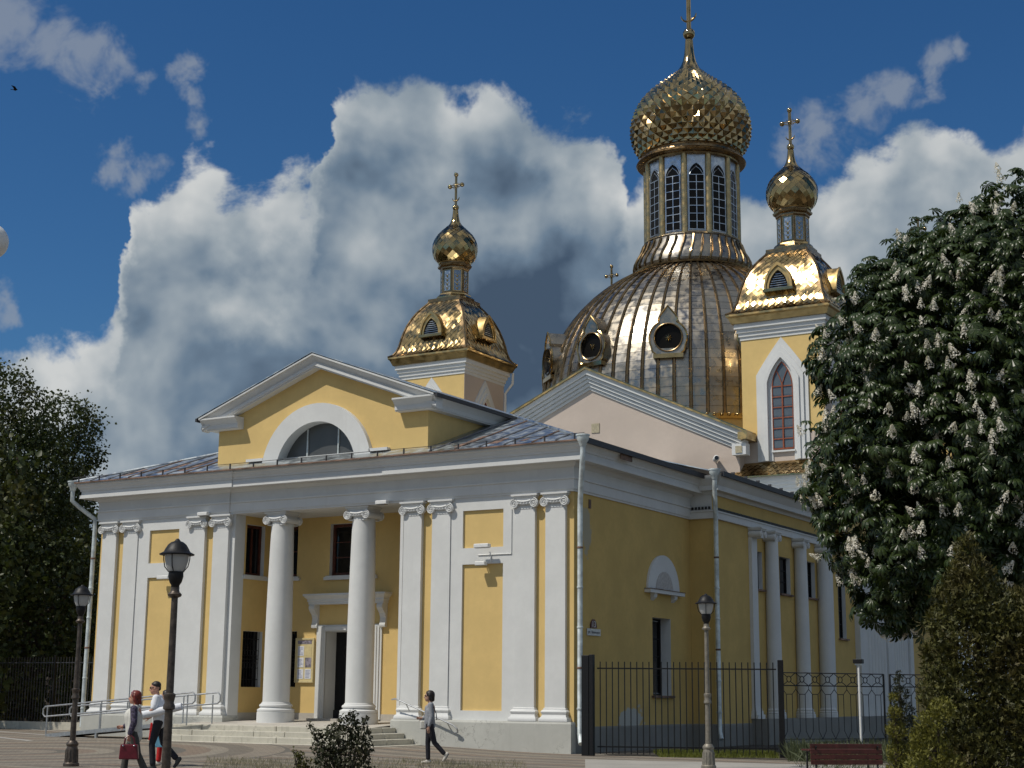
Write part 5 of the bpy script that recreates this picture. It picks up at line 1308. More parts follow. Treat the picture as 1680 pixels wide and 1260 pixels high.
# ------------------------------------------------------------------ street lamps
def lantern_lamp(p, H, label, post, hs=1.0):
    t = thing('street_lamp', p, label, 'street lamp', 'lantern street lamps')
    z = H-0.82*hs
    MB().lathe([(0.17,0),(0.17,0.06),(0.14,0.09),(0.13,0.34),(0.11,0.42),(0.13,0.45),(0.13,0.48),(0.085,0.54)], 16).build('pedestal', post, t, smooth=40, local=True)
    fl = MB()
    for k in range(12): fl.tube([(0.137*math.cos(k*PI/6), 0.137*math.sin(k*PI/6), 0.09), (0.125*math.cos(k*PI/6), 0.125*math.sin(k*PI/6), 0.36)], 0.014, 5)
    fl.build('pedestal_fluting', post, t, local=True)
    MB().lathe([(0.065,0.48),(0.055,z*0.5),(0.046,z)], 14).build('post', post, t, smooth=40, local=True)
    for zz in (z*0.5,):
        MB().lathe([(0.055,zz-0.12),(0.085,zz-0.10),(0.085,zz-0.06),(0.065,zz-0.02),(0.075,zz+0.04),(0.085,zz+0.07),(0.085,zz+0.10),(0.05,zz+0.12)], 14).build('collar', post, t, smooth=40, local=True)
    MB().lathe([(0.046,z-0.02),(0.09,z+0.0),(0.10,z+0.03),(0.07,z+0.06),(0.06,z+0.08),(0.06,z+0.13)], 14).build('neck_ring', post, t, smooth=40, local=True)
    MB().lathe([(0.05,z+0.10),(0.06,z+0.16),(0.10*hs,z+0.20),(0.125*hs,z+0.28),(0.12*hs,z+0.34),(0.14*hs,z+0.35)], 16).build('socket', 'black', t, smooth=40, local=True)
    MB().lathe([(0.12*hs,z+0.345),(0.165*hs,z+0.42),(0.195*hs,z+0.52),(0.20*hs,z+0.60)], 20).build('globe', 'frost', t, smooth=60, local=True)
    MB().lathe([(0.285*hs,z+0.585),(0.29*hs,z+0.60),(0.22*hs,z+0.63),(0.19*hs,z+0.68),(0.15*hs,z+0.735),(0.10*hs,z+0.77),(0.05*hs,z+0.785),(0.04*hs,z+0.80),(0.02*hs,z+0.82)], 22).build('cap', 'black', t, smooth=50, local=True)
    for k in range(4):
        a = k*PI/2+0.4
        MB().tube([(r_*hs*math.cos(a), r_*hs*math.sin(a), z+q) for r_, q in ((0.13,0.35),(0.20,0.42),(0.225,0.52),(0.23,0.60))], 0.008, 5).build('cage_rib', 'black', t, local=True)
    return t
def lamp_at(u, v_top, dist, label, post, hs):
    top = at(u, v_top, dist)
    return lantern_lamp((top.x, top.y, gz(top.x, top.y)), top.z-gz(top.x, top.y), label, post, hs)
lamp_at(135, 968, 33.6, 'bronze lantern street lamp at the far left in front of the dark trees', 'bronze', 0.86)
lamp_at(291, 897, 21.8, 'near bronze lantern street lamp standing in front of the walking people', 'bronze', 0.86)
lamp_at(1158, 982, 35.0, 'slim grey-green lantern street lamp in front of the black fence', 'greenpost', 0.86)
# white globe lamp at the left edge
gp = at(-17, 396, 17.0)
gl = thing('globe_lamp', (gp.x, gp.y, 0), 'round white globe lamp cut off by the left edge of the picture', 'street lamp')
MB().sphere((0,0,gp.z), 0.205, 24, 16).build('globe', 'camwhite', gl, smooth=True, local=True)
MB().lathe([(0.09,0),(0.07,0.5),(0.05,gp.z-0.3),(0.05,gp.z-0.2),(0.10,gp.z-0.17)], 12).build('post', 'bronze', gl, smooth=40, local=True)

# ------------------------------------------------------------------ fences
def bar_fence(name, A, B, h, n, label, z=0.0, top=0.18, mat='black', r=0.016, posts=()):
    A = Vector(A); B = Vector(B); t = thing(name, (A.x, A.y, z), label, 'fence')
    d = (B-A); ang = math.atan2(d.y, d.x); L_ = d.length; t.rotation_euler = (0, 0, ang)
    b_me = MB().tube([(0,0,0.05), (0,0,h)], r, 5).mesh('bar', mat)
    for i in range(n):
        o = bpy.data.objects.new('bar', b_me); COL.objects.link(o); o.parent = t; o.location = (L_*(i+0.5)/n, 0, 0)
    for zz in (h-top, 0.24):
        MB().box(0, L_, -0.018, 0.018, zz-0.018, zz+0.018).build('rail', mat, t, local=True)
    for x, w, hh in posts: MB().box(x-w/2, x+w/2, -w/2, w/2, 0, hh).build('post', 'black', t, local=True, bevel=0.008)
    return t
fa = at_ground(980, 1240); fb = at_ground(1277, 1244)
fe = (at_ground(1283, 1246)-fa).length
def hgt(p, v, u): # height of the point at pixel (u,v) standing over ground point p
    r = ray(u, v); k = ((p.x-CAM.x)*FW.x + (p.y-CAM.y)*FW.y)/(r.x*FW.x+r.y*FW.y); return CAM.z + r.z*k
bar_fence('iron_fence', (fa.x, fa.y), (fb.x, fb.y), hgt(fb, 1087, 1270), 29, 'tall black iron bar fence beside the hall corner', posts=[(fe*0.999, 0.15, hgt(fb, 1083, 1278))])
gpz = at_ground(966, 1240)
gtp = thing('gate_pillar', (gpz.x, gpz.y, 0), 'solid black gate leaf and post at the hall corner', 'gate')
MB().box(-0.20, 0.02, -0.05, 0.05, 0, hgt(gpz, 1075, 963)).build('leaf', 'black', gtp, local=True, bevel=0.01)
MB().box(0.04, 0.16, -0.06, 0.06, 0, hgt(gpz, 1075, 963)+0.02).build('post', 'black', gtp, local=True, bevel=0.01)
# ornamental fence further back
o0 = at(1286, 1205, 43.0); o1 = at(1453, 1203, 44.6); o2 = at(1620, 1201, 46.2)
def orn_fence(A, B, n, label):
    zt = CAM.z + (1140-1106)/FL*43.5 - 0.0
    t = thing('ornamental_fence', (A.x, A.y, 0), label, 'fence', 'ornamental wire fence panels'); d = Vector((B.x-A.x, B.y-A.y, 0)); L_ = d.length; t.rotation_euler = (0,0,math.atan2(d.y, d.x))
    h = 2.27; b0 = 0.42; r = 0.013; w = L_/n
    for zz in (h, h-0.36): MB().tube([(0,0,zz),(L_,0,zz)], r*1.2, 5).build('rail', 'iron', t, local=True)
    MB().tube([(0,0,b0),(L_,0,b0)], r, 5).build('rail', 'iron', t, local=True)
    for x in (0.0, L_): MB().box(x-0.02, x+0.02, -0.02, 0.02, 0, h).build('end_post', 'iron', t, local=True)
    for i in range(n):
        c = w*(i+0.5)
        MB().tube([(c+0.075*math.cos(a), 0, h-0.18+0.085*math.sin(a)) for a in [2*PI*k/14 for k in range(15)]], r, 5).build('ring', 'iron', t, local=True)
        s_ = MB()
        s_.tube([(w*i,0,h), (c-0.06,0,h-0.12)], r, 4); s_.tube([(w*(i+1),0,h), (c+0.06,0,h-0.12)], r, 4)
        s_.tube([(c-0.06,0,h-0.25), (w*i,0,h-0.36), (w*i,0,h-0.46), (w*(i+0.28),0,h-0.60), (w*(i+0.28),0,b0+0.22), (w*i,0,b0)], r, 4)
        s_.tube([(c+0.06,0,h-0.25), (w*(i+1),0,h-0.36), (w*(i+1),0,h-0.46), (w*(i+0.72),0,h-0.60), (w*(i+0.72),0,b0+0.22), (w*(i+1),0,b0)], r, 4)
        s_.tube([(w*(i+0.28),0,h-0.60), (w*(i+0.72),0,h-0.60)], r*0.8, 4)
        s_.build('wire_panel', 'iron', t, local=True)
    MB().box(-0.05, L_+0.05, -0.09, 0.09, -0.05, 0.30).build('base_kerb', 'plinth_shade', t, local=True)
orn_fence(o0, o1, 8, 'ornamental wire fence panel with rings right of the bar fence')
orn_fence(o1 + (o2-o1)*0.06, o2, 8, 'ornamental wire fence panel half hidden behind the thuja bushes')
# left fence in front of the dark trees
la, lb = Vector((-33.0, 4.2, 0.0)), Vector((-18.9, 4.2, 0.0))
lf_ = bar_fence('iron_fence', (la.x, la.y), (lb.x, lb.y), 2.75, 92, 'long dark bar fence left of the hall in front of the trees', z=0.12, top=0.22, mat='fencegrey', posts=[(3.2, 0.08, 2.8), (8.2, 0.08, 2.8)])
MB().box(0, 14.1, -0.15, 0.15, -0.2, 0.30).build('stone_kerb', 'step', lf_, local=True)
# floodlight pole behind the fence
pp = at(1413, 1215, 42.5)
fp = thing('floodlight_pole', (pp.x, pp.y, 0), 'white pole with a black floodlight on top behind the ornamental fence', 'pole')
fh = at(1413, 1082, 42.5).z
MB().lathe([(0.036,0),(0.036,fh*0.5),(0.032,fh-0.1)], 10).build('pole', 'camwhite', fp, smooth=40, local=True)
MB().box(-0.13, 0.13, -0.1, 0.1, fh-0.10, fh+0.02).build('lamp_head', 'black', fp, local=True, bevel=0.01)
MB().box(-0.09, 0.09, -0.06, 0.06, fh-0.15, fh-0.105).build('lamp_glass', 'camwhite', fp, local=True)
# ------------------------------------------------------------------ bench
b0 = at(1331, 1262, 33.6); b1 = at(1449, 1262, 33.9)
bd = Vector((b1.x-b0.x, b1.y-b0.y, 0)); bl = bd.length
bn = thing('park_bench', (b0.x, b0.y, 0), 'maroon slatted park bench seen from behind in front of the flower bed', 'bench', rot=math.atan2(bd.y, bd.x))
zt_ = at(1390, 1221, 33.7).z
for i in range(4):
    MB().box(0, bl, 0.02-0.03*i*0.3, 0.05-0.03*i*0.3, zt_-0.115*(i+1)+0.012, zt_-0.115*i).build('back_slat', 'bench', bn, local=True, bevel=0.008)
for i in range(5): MB().box(0, bl, 0.10+i*0.10, 0.18+i*0.10, 0.42, 0.455).build('seat_slat', 'bench', bn, local=True, bevel=0.008)
for x in (0.12, bl-0.12):
    MB().tube([(x,0.0,0),(x,0.05,0.42),(x,-0.02,zt_-0.05)], 0.022, 6).build('leg', 'black', bn, local=True)
    MB().tube([(x,0.55,0),(x,0.52,0.42)], 0.022, 6).build('leg', 'black', bn, local=True)
    MB().tube([(x,0.04,0.41),(x,0.55,0.41)], 0.018, 6).build('seat_bearer', 'black', bn, local=True)

# ------------------------------------------------------------------ foliage
def leaf_cloud(tmpl_v, tmpl_f, pos, nrm, scale, spin=None, face_up=None):
    """numpy merge of one leaf template at many places: template +Z is the leaf's upper side, +Y points to its tip"""
    tv = np.array(tmpl_v); n = len(pos); k = len(tv)
    z = nrm/np.linalg.norm(nrm, axis=1, keepdims=True)
    rndv = np.random.normal(size=(n,3)) if spin is None else spin
    y = rndv - (rndv*z).sum(1, keepdims=True)*z; y /= np.linalg.norm(y, axis=1, keepdims=True)+1e-9
    x = np.cross(y, z)
    M_ = np.stack([x, y, z], 2)*scale[:,None,None]
    V = np.einsum('nij,kj->nki', M_, tv) + pos[:,None,:]
    fl = []; ft = []
    F = np.concatenate([np.array(f) for f in tmpl_f]); cnt = np.array([len(f) for f in tmpl_f])
    loops = (F[None,:] + (np.arange(n)*k)[:,None]).ravel(); counts = np.tile(cnt, n)
    return V.reshape(-1,3), loops, counts
def np_mesh(name, V, loops, counts, mat, parent, org):
    me = bpy.data.meshes.new(name); me.vertices.add(len(V)); me.vertices.foreach_set('co', (V-np.array(org)).astype(np.float32).ravel())
    me.loops.add(len(loops)); me.loops.foreach_set('vertex_index', loops.astype(np.int32))
    me.polygons.add(len(counts)); st_ = np.concatenate([[0], np.cumsum(counts)[:-1]]); me.polygons.foreach_set('loop_start', st_.astype(np.int32))
    me.update(calc_edges=True); me.validate(); me.materials.append(M[mat])
    o = bpy.data.objects.new(name, me); COL.objects.link(o)
    if parent is not None: o.parent = parent
    return o
def lobes_points(lobes, per_area, shell=0.75, rng=np.random.default_rng(1), upward=0.25):
    """points in the outer shell of a union of balls, with outward normals"""
    P = []; Nn = []
    C = np.array([l[0] for l in lobes]); Rr = np.array([l[1] for l in lobes])
    for c, r in zip(C, Rr):
        n = int(per_area*4*PI*r*r)
        d = rng.normal(size=(n,3)); d /= np.linalg.norm(d, axis=1, keepdims=True)
        q = r*(1-(1-shell)*rng.random(n)**1.3)*(1+0.10*rng.normal(size=n)*0.6)
        p = c + d*q[:,None]
        dist = np.linalg.norm(p[:,None,:]-C[None], axis=2)/Rr[None]
        keep = (dist < 0.72).sum(1) == 0
        keep |= rng.random(n) < 0.12
        P.append(p[keep]); Nn.append(d[keep])
    P = np.concatenate(P); Nn = np.concatenate(Nn); Nn = Nn + np.array([0,0,upward]) + rng.normal(size=Nn.shape)*0.35
    return P, Nn
def trunk_mesh(base, top, r0, limbs, rng=random.Random(2)):
    mb = MB(); base = Vector(base); top = Vector(top)
    pts = [base.lerp(top, t) + Vector((rng.uniform(-0.06,0.06), rng.uniform(-0.06,0.06), 0))*(0 if t == 0 else 1) for t in [i/6 for i in range(7)]]
    mb.tube(pts, [r0*(1.25 if i == 0 else 1-0.75*i/6) for i in range(7)], 10)
    for e in limbs:
        e = Vector(e); t = rng.uniform(0.35, 0.85); s = base.lerp(top, t); m_ = s.lerp(e, 0.5) + Vector((0,0,0.06*(e-s).length))
        mb.tube([s, s.lerp(m_, 0.5), m_, m_.lerp(e, 0.5), e], [r0*0.45*(1-t*0.5), r0*0.36*(1-t*0.5), r0*0.25, r0*0.15, r0*0.05], 6)
    return mb
def px_lobes(lst, dist, thick=1.0):
    out = []
    for l in lst:
        u, v, r = l[:3]; dd = dist + (l[3] if len(l) > 3 else 0.0)
        out.append((np.array(at(u, v, dd)), r/FL*dd))
    return out
# --- horse chestnut in blossom ------------------------------------------------
lv = []; lf2 = []
for k, ang in enumerate((-105, -66, -32, 0, 32, 66, 105)):
    L_ = (0.55, 0.80, 0.96, 1.0, 0.96, 0.80, 0.55)[k]; a = R(ang); dx, dy = math.sin(a), math.cos(a); nx, ny = dy, -dx
    b = len(lv); w = 0.17*L_
    lv += [(0,0,0), (dx*L_*0.55+nx*w*0.8, dy*L_*0.55+ny*w*0.8, -0.10*L_), (dx*L_*0.74+nx*w, dy*L_*0.74+ny*w, -0.24*L_), (dx*L_, dy*L_, -0.52*L_), (dx*L_*0.74-nx*w, dy*L_*0.74-ny*w, -0.24*L_), (dx*L_*0.55-nx*w*0.8, dy*L_*0.55-ny*w*0.8, -0.10*L_), (dx*L_*0.6, dy*L_*0.6, -0.03*L_), (dx*L_*0.78, dy*L_*0.78, -0.17*L_)]
    lf2 += [(b,b+1,b+6), (b,b+6,b+5), (b+1,b+2,b+7,b+6), (b+6,b+7,b+4,b+5), (b+2,b+3,b+7), (b+7,b+3,b+4)]
TD = 25.0
ch_l = px_lobes([(1630,405,86),(1665,350,72),(1575,365,32,0.2),(1505,492,74,-0.4),(1440,480,58,-0.6),(1490,415,22,-0.3),(1560,500,130,-0.6),(1680,480,150,-0.8),(1400,590,80,-0.6),(1480,580,110,-1.2),(1600,620,150,-1.4),(1720,600,160,-1.2),
      (1370,600,46,-0.2),(1400,760,90,-0.6),(1365,810,52,-0.2),(1470,720,120,-1.4),(1580,760,150,-1.8),(1700,760,160,-1.6),(1420,870,80,-0.8),(1500,860,110,-1.6),(1600,900,130,-1.8),(1700,920,150,-1.2),(1450,960,62,-1.0),(1510,980,62,-1.2),(1470,1000,42,-0.9),
      (1600,560,220,1.6),(1640,760,230,1.4),(1740,420,130,0),(1780,700,200,0)], TD)
tb_ = at(1690, 1240, TD)
chn = thing('chestnut_tree', (tb_.x, tb_.y, 0), 'large dark horse chestnut tree covered in white blossom candles at the right', 'tree')
rng = np.random.default_rng(5)
trunk_mesh((tb_.x, tb_.y, 0), at(1680, 500, TD), 0.30, [l[0] for l in ch_l[:25]]).build('trunk', 'bark', chn, smooth=50)
P, Nn = lobes_points(ch_l, 38, 0.70, rng, 0.55)
Pi, Ni = lobes_points([(c, r*0.72) for c, r in ch_l], 22, 0.5, rng, 0.5)
P = np.concatenate([P, Pi]); Nn = np.concatenate([Nn, Ni])
hol = np.sin(P[:,0]*2.9+P[:,2]*1.7)*np.sin(P[:,1]*3.3+1.0+P[:,2]*1.1)*np.sin(P[:,2]*3.1+P[:,0]*1.3)
outer = np.arange(len(P)) < len(P)-len(Pi)
ok = (P[:,2] > 1.6) & ~((hol > 0.30) & outer); P = P[ok]; Nn = Nn[ok]
sc = rng.uniform(0.14, 0.22, len(P))
outw = Nn.copy()
Nn2 = Nn*0.8 + np.array([0,0,0.55]) + rng.normal(size=P.shape)*0.25; spin = outw + rng.normal(size=P.shape)*0.5 + np.array([0,0,-0.3])
cam_np = np.array(CAM)
tc_ = cam_np - P; score = ((Nn*tc_).sum(1)/np.linalg.norm(tc_, axis=1)/np.linalg.norm(Nn, axis=1))*sc
# only leaves on lobe fronts, i.e. near the camera, count as largest
depth = (P-cam_np)@np.array(FW)
score = score - 0.02*(depth-depth.min())
uv = 840 + FL*((P-cam_np)@np.array(RT))/depth
score[uv > 1690] = -9
big_i = set(np.argsort(-score)[:220].tolist())
mask = np.array([i not in big_i for i in range(len(P))])
V, lo_, cn_ = leaf_cloud(lv, lf2, P[mask], Nn2[mask], sc[mask], spin[mask])
stuff(np_mesh('crown', V, lo_, cn_, 'chestnut', chn, (tb_.x, tb_.y, 0)))
leaf_me = MB(); leaf_me.v = lv; leaf_me.f = lf2; leaf_me = leaf_me.mesh('leaf', 'chestnut', recalc=False)
def basis(z, yh, s, p):
    z = Vector(z).normalized(); y = Vector(yh); y = (y - z*y.dot(z)).normalized(); x = y.cross(z)
    return Matrix(((x.x*s, y.x*s, z.x*s, p[0]), (x.y*s, y.y*s, z.y*s, p[1]), (x.z*s, y.z*s, z.z*s, p[2]), (0,0,0,1)))
for i in big_i:
    o = place_mesh('leaf', leaf_me, chn, basis(Nn2[i], spin[i], sc[i], P[i]-np.array((tb_.x, tb_.y, 0))))
# blossom candles
def candle(seed):
    r_ = random.Random(seed); mb = MB()
    for k in range(95):
        t = r_.random()**0.85; a = r_.uniform(0, 2*PI); rad = 0.092*(1-t)**0.8*(0.75+0.5*r_.random())+0.006; p = Vector((rad*math.cos(a), rad*math.sin(a), 0.0+0.27*t))
        n_ = Vector((math.cos(a), math.sin(a), r_.uniform(-0.1, 0.8))).normalized(); u = n_.orthogonal().normalized(); w = n_.cross(u); s = r_.uniform(0.013, 0.024)
        mb.add([p+u*s, p+w*s+n_*s*0.5, p-u*s, p-w*s+n_*s*0.5], [(0,1,2,3)])
    mb.tube([(0,0,-0.05),(0,0,0.25)], [0.006, 0.002], 4)
    return mb.mesh('blossom_candle', 'bloom', recalc=False)
cms = [candle(s) for s in range(4)]
P2, N2 = lobes_points(ch_l[:25], 5.0, 0.97, rng, 0.5)
k_ = 0
order = rng.permutation(len(P2))
for i in order:
    if k_ >= 290: break
    d = (Vector(P2[i])-CAM); dep = d.dot(FW); u = 840+FL*d.dot(RT)/dep; v = 630-FL*d.dot(UP)/dep
    if not (1300 < u < 1720 and 240 < v < 1060): continue
    n_ = Vector(N2[i]).normalized()
    if n_.dot((CAM-Vector(P2[i])).normalized()) < 0.05 and rng.random() > 0.25: continue
    up_ = (Vector((0,0,1)) + n_*rng.uniform(0.3, 1.5) + Vector(rng.normal(size=3))*0.25).normalized()
    p = Vector(P2[i]) + n_*0.05 - Vector((tb_.x, tb_.y, 0))
    place_mesh('blossom_candle', cms[k_ % 4], chn, basis(up_, up_.orthogonal(), rng.uniform(0.52, 0.80), p)); k_ += 1
# --- dark trees on the left ----------------------------------------------------
mv = [(0,0,0),(0.45,0.35,0.05),(0.25,0.8,-0.05),(0,1.1,-0.15),(-0.25,0.8,-0.05),(-0.45,0.35,0.05)]; mf = [(0,1,2,3),(0,3,4,5)]
def broad_tree(lst, dist, base_u, label, n_area, size, seed, mat='maple', zcut=0.3):
    L_ = px_lobes(lst, dist); b = at(base_u, 1190, dist); t = thing('broadleaf_tree', (b.x, b.y, 0.0), label, 'tree', 'dark trees left of the church')
    rg = np.random.default_rng(seed)
    tp = max(L_, key=lambda l: l[0][2])[0]
    trunk_mesh((b.x, b.y, 0), (b.x*0.6+tp[0]*0.4, b.y*0.6+tp[1]*0.4, tp[2]*0.9), 0.32, [l[0] for l in L_], random.Random(seed)).build('trunk', 'bark', t, smooth=50)
    P, Nn = lobes_points(L_, n_area, 0.55, rg, 0.35)
    # gather leaves into sprigs so the outline breaks up
    k = max(1, len(P)//14); cen = P[rg.choice(len(P), k, replace=False)]
    pick = rg.integers(0, k, len(P)); spread = rg.normal(size=P.shape)*0.22
    half = rg.random(len(P)) < 0.6; P[half] = cen[pick[half]] + spread[half]
    ok = P[:,2] > zcut; P = P[ok]; Nn = Nn[ok]
    V, lo_, cn_ = leaf_cloud(mv, mf, P, Nn + rg.normal(size=Nn.shape)*0.5, rg.uniform(size*0.7, size*1.25, len(P)))
    stuff(np_mesh('crown', V, lo_, cn_, mat, t, (b.x, b.y, 0))); return t
broad_tree([(0,655,60),(35,690,60),(-50,700,90),(10,760,95),(60,800,90),(-40,840,120),(30,870,110)], 66, 20, 'tall dark broadleaf tree at the left edge of the picture', 100, 0.13, 1)
broad_tree([(105,690,46),(135,700,34),(120,745,40),(85,720,42),(150,750,22),(60,780,70),(100,820,55),(70,880,90),(110,930,60)], 70, 85, 'dark tree with open drooping branches rising beside the roof corner', 100, 0.13, 2)
broad_tree([(20,950,100),(80,960,90),(40,1040,110),(110,1030,70),(-30,1050,120),(90,1110,80),(20,1130,90),(150,1060,50),(135,960,50)], 63, 50, 'dense dark low tree behind the left bar fence', 48, 0.18, 3)
broad_tree([(-100,820,160),(-120,980,160),(-60,1100,120),(-60,940,130)], 61, -80, 'dark tree mostly outside the left edge of the picture', 18, 0.26, 4)
broad_tree([(130,880,80),(150,980,80),(160,1080,90),(60,1000,140),(0,1100,140),(200,1000,80)], 80, 120, 'dark tree filling the gap between the hall and the left fence', 18, 0.30, 6)
broad_tree([(-60,900,170),(40,960,150),(120,1020,120),(-20,1080,150),(80,1130,130),(180,1090,110),(0,1180,110),(140,1170,90)], 86, 60, 'darkest tree mass seen between the trunks behind the left fence', 14, 0.34, 9)
# --- thujas ---------------------------------------------------------------------
tv_ = [(0,0,0),(0.16,0.35,0.03),(0.10,0.75,0.0),(0,1.0,0.02),(-0.10,0.75,0.0),(-0.16,0.35,0.03),(0.42,0.62,0.02),(0.30,0.36,0.02),(-0.42,0.62,0.02),(-0.30,0.36,0.02)]
tf_ = [(0,1,2,3),(0,3,4,5),(1,7,6),(5,8,9)]
def thuja(name, lst, dist, base_u, base_v, label, dens, size, mat, seed, upw=0.9):
    L_ = px_lobes(lst, dist); b = at_ground(base_u, base_v) if base_v else at(base_u, 1250, dist); b.z = 0
    t = thing(name, (b.x, b.y, 0), label, 'thuja'); rg = np.random.default_rng(seed)
    top = max(L_, key=lambda l: l[0][2])[0]
    MB().tube([(b.x, b.y, 0), (b.x, b.y, 0.8), (top[0]*0.7+b.x*0.3, top[1]*0.7+b.y*0.3, top[2]*0.85)], [0.09, 0.07, 0.02], 7).build('trunk', 'bark', t)
    P, Nn = lobes_points(L_, dens, 0.6, rg, 0.1)
    Pi, Ni = lobes_points([(c, r*0.7) for c, r in L_], dens*0.5, 0.5, rg, 0.1); P = np.concatenate([P, Pi]); Nn = np.concatenate([Nn, Ni]); ok = P[:,2] > 0.02; P = P[ok]; Nn = Nn[ok]
    spin = Nn*0.7 + np.array([0,0,upw]) + rg.normal(size=P.shape)*0.4
    nn = Nn + rg.normal(size=Nn.shape)*0.9
    V, lo_, cn_ = leaf_cloud(tv_, tf_, P, nn, rg.uniform(size*0.6, size*1.3, len(P)), spin)
    stuff(np_mesh('foliage', V, lo_, cn_, mat, t, (b.x, b.y, 0))); return t
thuja('thuja_bush', [(1588,885,10),(1584,905,20),(1592,940,32),(1572,950,22),(1610,960,30),(1556,980,26),(1590,985,44),(1625,1005,50),(1545,1020,26),(1575,1040,48),(1640,1050,60),(1600,1080,60),(1535,1070,20),(1522,1078,9),(1513,1068,5),(1550,1100,36),(1670,1100,70),(1540,1140,34),(1590,1140,60),(1640,1150,66),(1700,1120,90),(1700,1020,60),(1570,1190,56),(1620,1210,70),(1680,1200,80),(1545,1235,44),(1590,1250,70),(1650,1260,80),(1730,1060,90)], 19.5, 1620, 0, 'large olive thuja bush in the right foreground below the chestnut', 1000, 0.075, 'thuja', 21)
thuja('young_thuja', [(1475,1235,20),(1470,1200,17),(1468,1170,12),(1466,1145,7),(1480,1270,26),(1470,1300,28)], 24.0, 1474, 0, 'small yellow-green pointed thuja next to the bench end', 1900, 0.055, 'thujalime', 22)
thuja('young_thuja', [(1545,1165,20),(1525,1190,22),(1515,1215,24),(1530,1240,34),(1545,1270,40),(1510,1260,26)], 18.5, 1530, 0, 'lime green young thuja in front of the large thuja bush', 1500, 0.055, 'thujalime', 23)
thuja('columnar_thuja', [(1475,1115,8),(1477,1140,15),(1480,1170,20),(1483,1200,24),(1487,1235,28),(1475,1105,4)], 40.0, 1482, 0, 'dark narrow columnar thuja at the ornamental fence post', 420, 0.09, 'shrub', 24)
# --- dark shrub in the foreground -----------------------------------------------
sv = [(0,0,0),(0.32,0.4,0.04),(0,1.0,-0.06),(-0.32,0.4,0.04)]; sf = [(0,1,2,3)]
def shrub(lst, dist, base, label, dens, size, seed, mat='shrub'):
    b = at(base[0], base[1], dist); b.z = 0; t = thing('shrub', (b.x, b.y, 0), label, 'shrub'); L_ = px_lobes(lst, dist); rg = np.random.default_rng(seed)
    mb = MB(); rr_ = random.Random(seed)
    for c, r_ in L_:
        for _ in range(3):
            e = Vector(c) + Vector((rr_.uniform(-1,1), rr_.uniform(-1,1), rr_.uniform(0.2,1)))*float(r_)*0.9; s = b + Vector((rr_.uniform(-0.08,0.08), rr_.uniform(-0.08,0.08), 0))
            mb.tube([s, s.lerp(e, 0.5)+Vector((0,0,0.08)), e], [0.012, 0.008, 0.003], 4)
    mb.build('stem', 'bark', t)
    P, Nn = lobes_points(L_, dens, 0.35, rg, 0.4); ok = P[:,2] > 0.03; P = P[ok]; Nn = Nn[ok]
    V, lo_, cn_ = leaf_cloud(sv, sf, P, Nn+rg.normal(size=Nn.shape)*0.6, rg.uniform(size*0.6, size*1.3, len(P)))
    stuff(np_mesh('foliage', V, lo_, cn_, mat, t, (b.x, b.y, 0)))
shrub([(570,1185,16),(590,1200,18),(545,1200,14),(560,1215,26),(590,1225,24),(530,1225,18),(575,1250,36),(540,1255,28),(520,1205,8),(578,1172,8),(600,1180,6),(508,1190,5)], 23.0, (565, 1300), 'dark leafy shrub standing in front of the porch steps', 1300, 0.058, 31)
shrub([(490,1240,9),(500,1252,12),(483,1232,5),(495,1265,14)], 23.2, (495, 1300), 'small yellowish shrub at the left of the dark shrub', 1400, 0.05, 32, 'thuja')
# --- grass, lawn and flower bed ---------------------------------------------------
gv = [(-0.03,0,0),(0.03,0,0),(0.012,0.12,0.6),(0.0,0.3,1.0)]; gf = [(0,1,2,3)]
def blades(name, poly, n, h, mat, seed, lean=0.25):
    rg = np.random.default_rng(seed); a, b, c, d = [np.array(p) for p in poly]
    u = rg.random((n,1)); v = rg.random((n,1)); p = (a*(1-u)+b*u)*(1-v) + (d*(1-u)+c*u)*v
    dens_ = np.array([math.sin(q[0]*1.9+1)*math.sin(q[1]*2.3) for q in p]); keep = rg.random(n) < 0.55+0.45*dens_; p = p[keep]
    nn = np.tile(np.array([0,0,1.0]), (len(p),1)) + rg.normal(size=p.shape)*lean
    V, lo_, cn_ = leaf_cloud(gv, gf, p, nn, rg.uniform(h*0.5, h*1.3, len(p)))
    return stuff(np_mesh(name, V, lo_, cn_, mat, None, (0,0,0)))
G = lambda u, v: tuple(at_ground(u, v) + Vector((0,0,0.003)))
tag(blades('dry_grass', [G(340,1246), G(860,1252), G(900,1330), G(300,1330)], 26000, 0.11, 'drygrass', 41), 'dry straw coloured grass along the near edge of the square', 'grass')
q0 = Vector((fa.x, fa.y, 0)); q1 = Vector((fb.x, fb.y, 0)); nv = Vector((-(q1-q0).y, (q1-q0).x, 0)).normalized()
tag(blades('lawn_grass', [tuple(q0+(q1-q0)*0.35-nv*0.5), tuple(q1-nv*0.55), tuple(q1+nv*2.6), tuple(q0+(q1-q0)*0.3+nv*2.2)], 30000, 0.13, 'grass', 42), 'sunlit yellow-green grass along the foot of the black fence', 'grass')
tag(blades('iris_leaves', [tuple(at_ground(1292,1250)), tuple(at_ground(1470,1252)), tuple(at(1470,1230,40)*Vector((1,1,0)) if 0 else Vector((at(1470,1230,41).x, at(1470,1230,41).y, 0))), tuple(Vector((at(1292,1230,41).x, at(1292,1230,41).y, 0)))], 3800, 0.46, 'iris', 43, 0.35), 'tall pale iris leaves in the bed behind the bench', 'plants')
# hedge-dark soil edge under the thujas
tag(blades('bed_grass', [G(1300,1256), G(1700,1262), G(1700,1300), G(1470,1300)], 6000, 0.16, 'iris', 44, 0.4), 'low leafy ground cover around the thujas', 'plants')
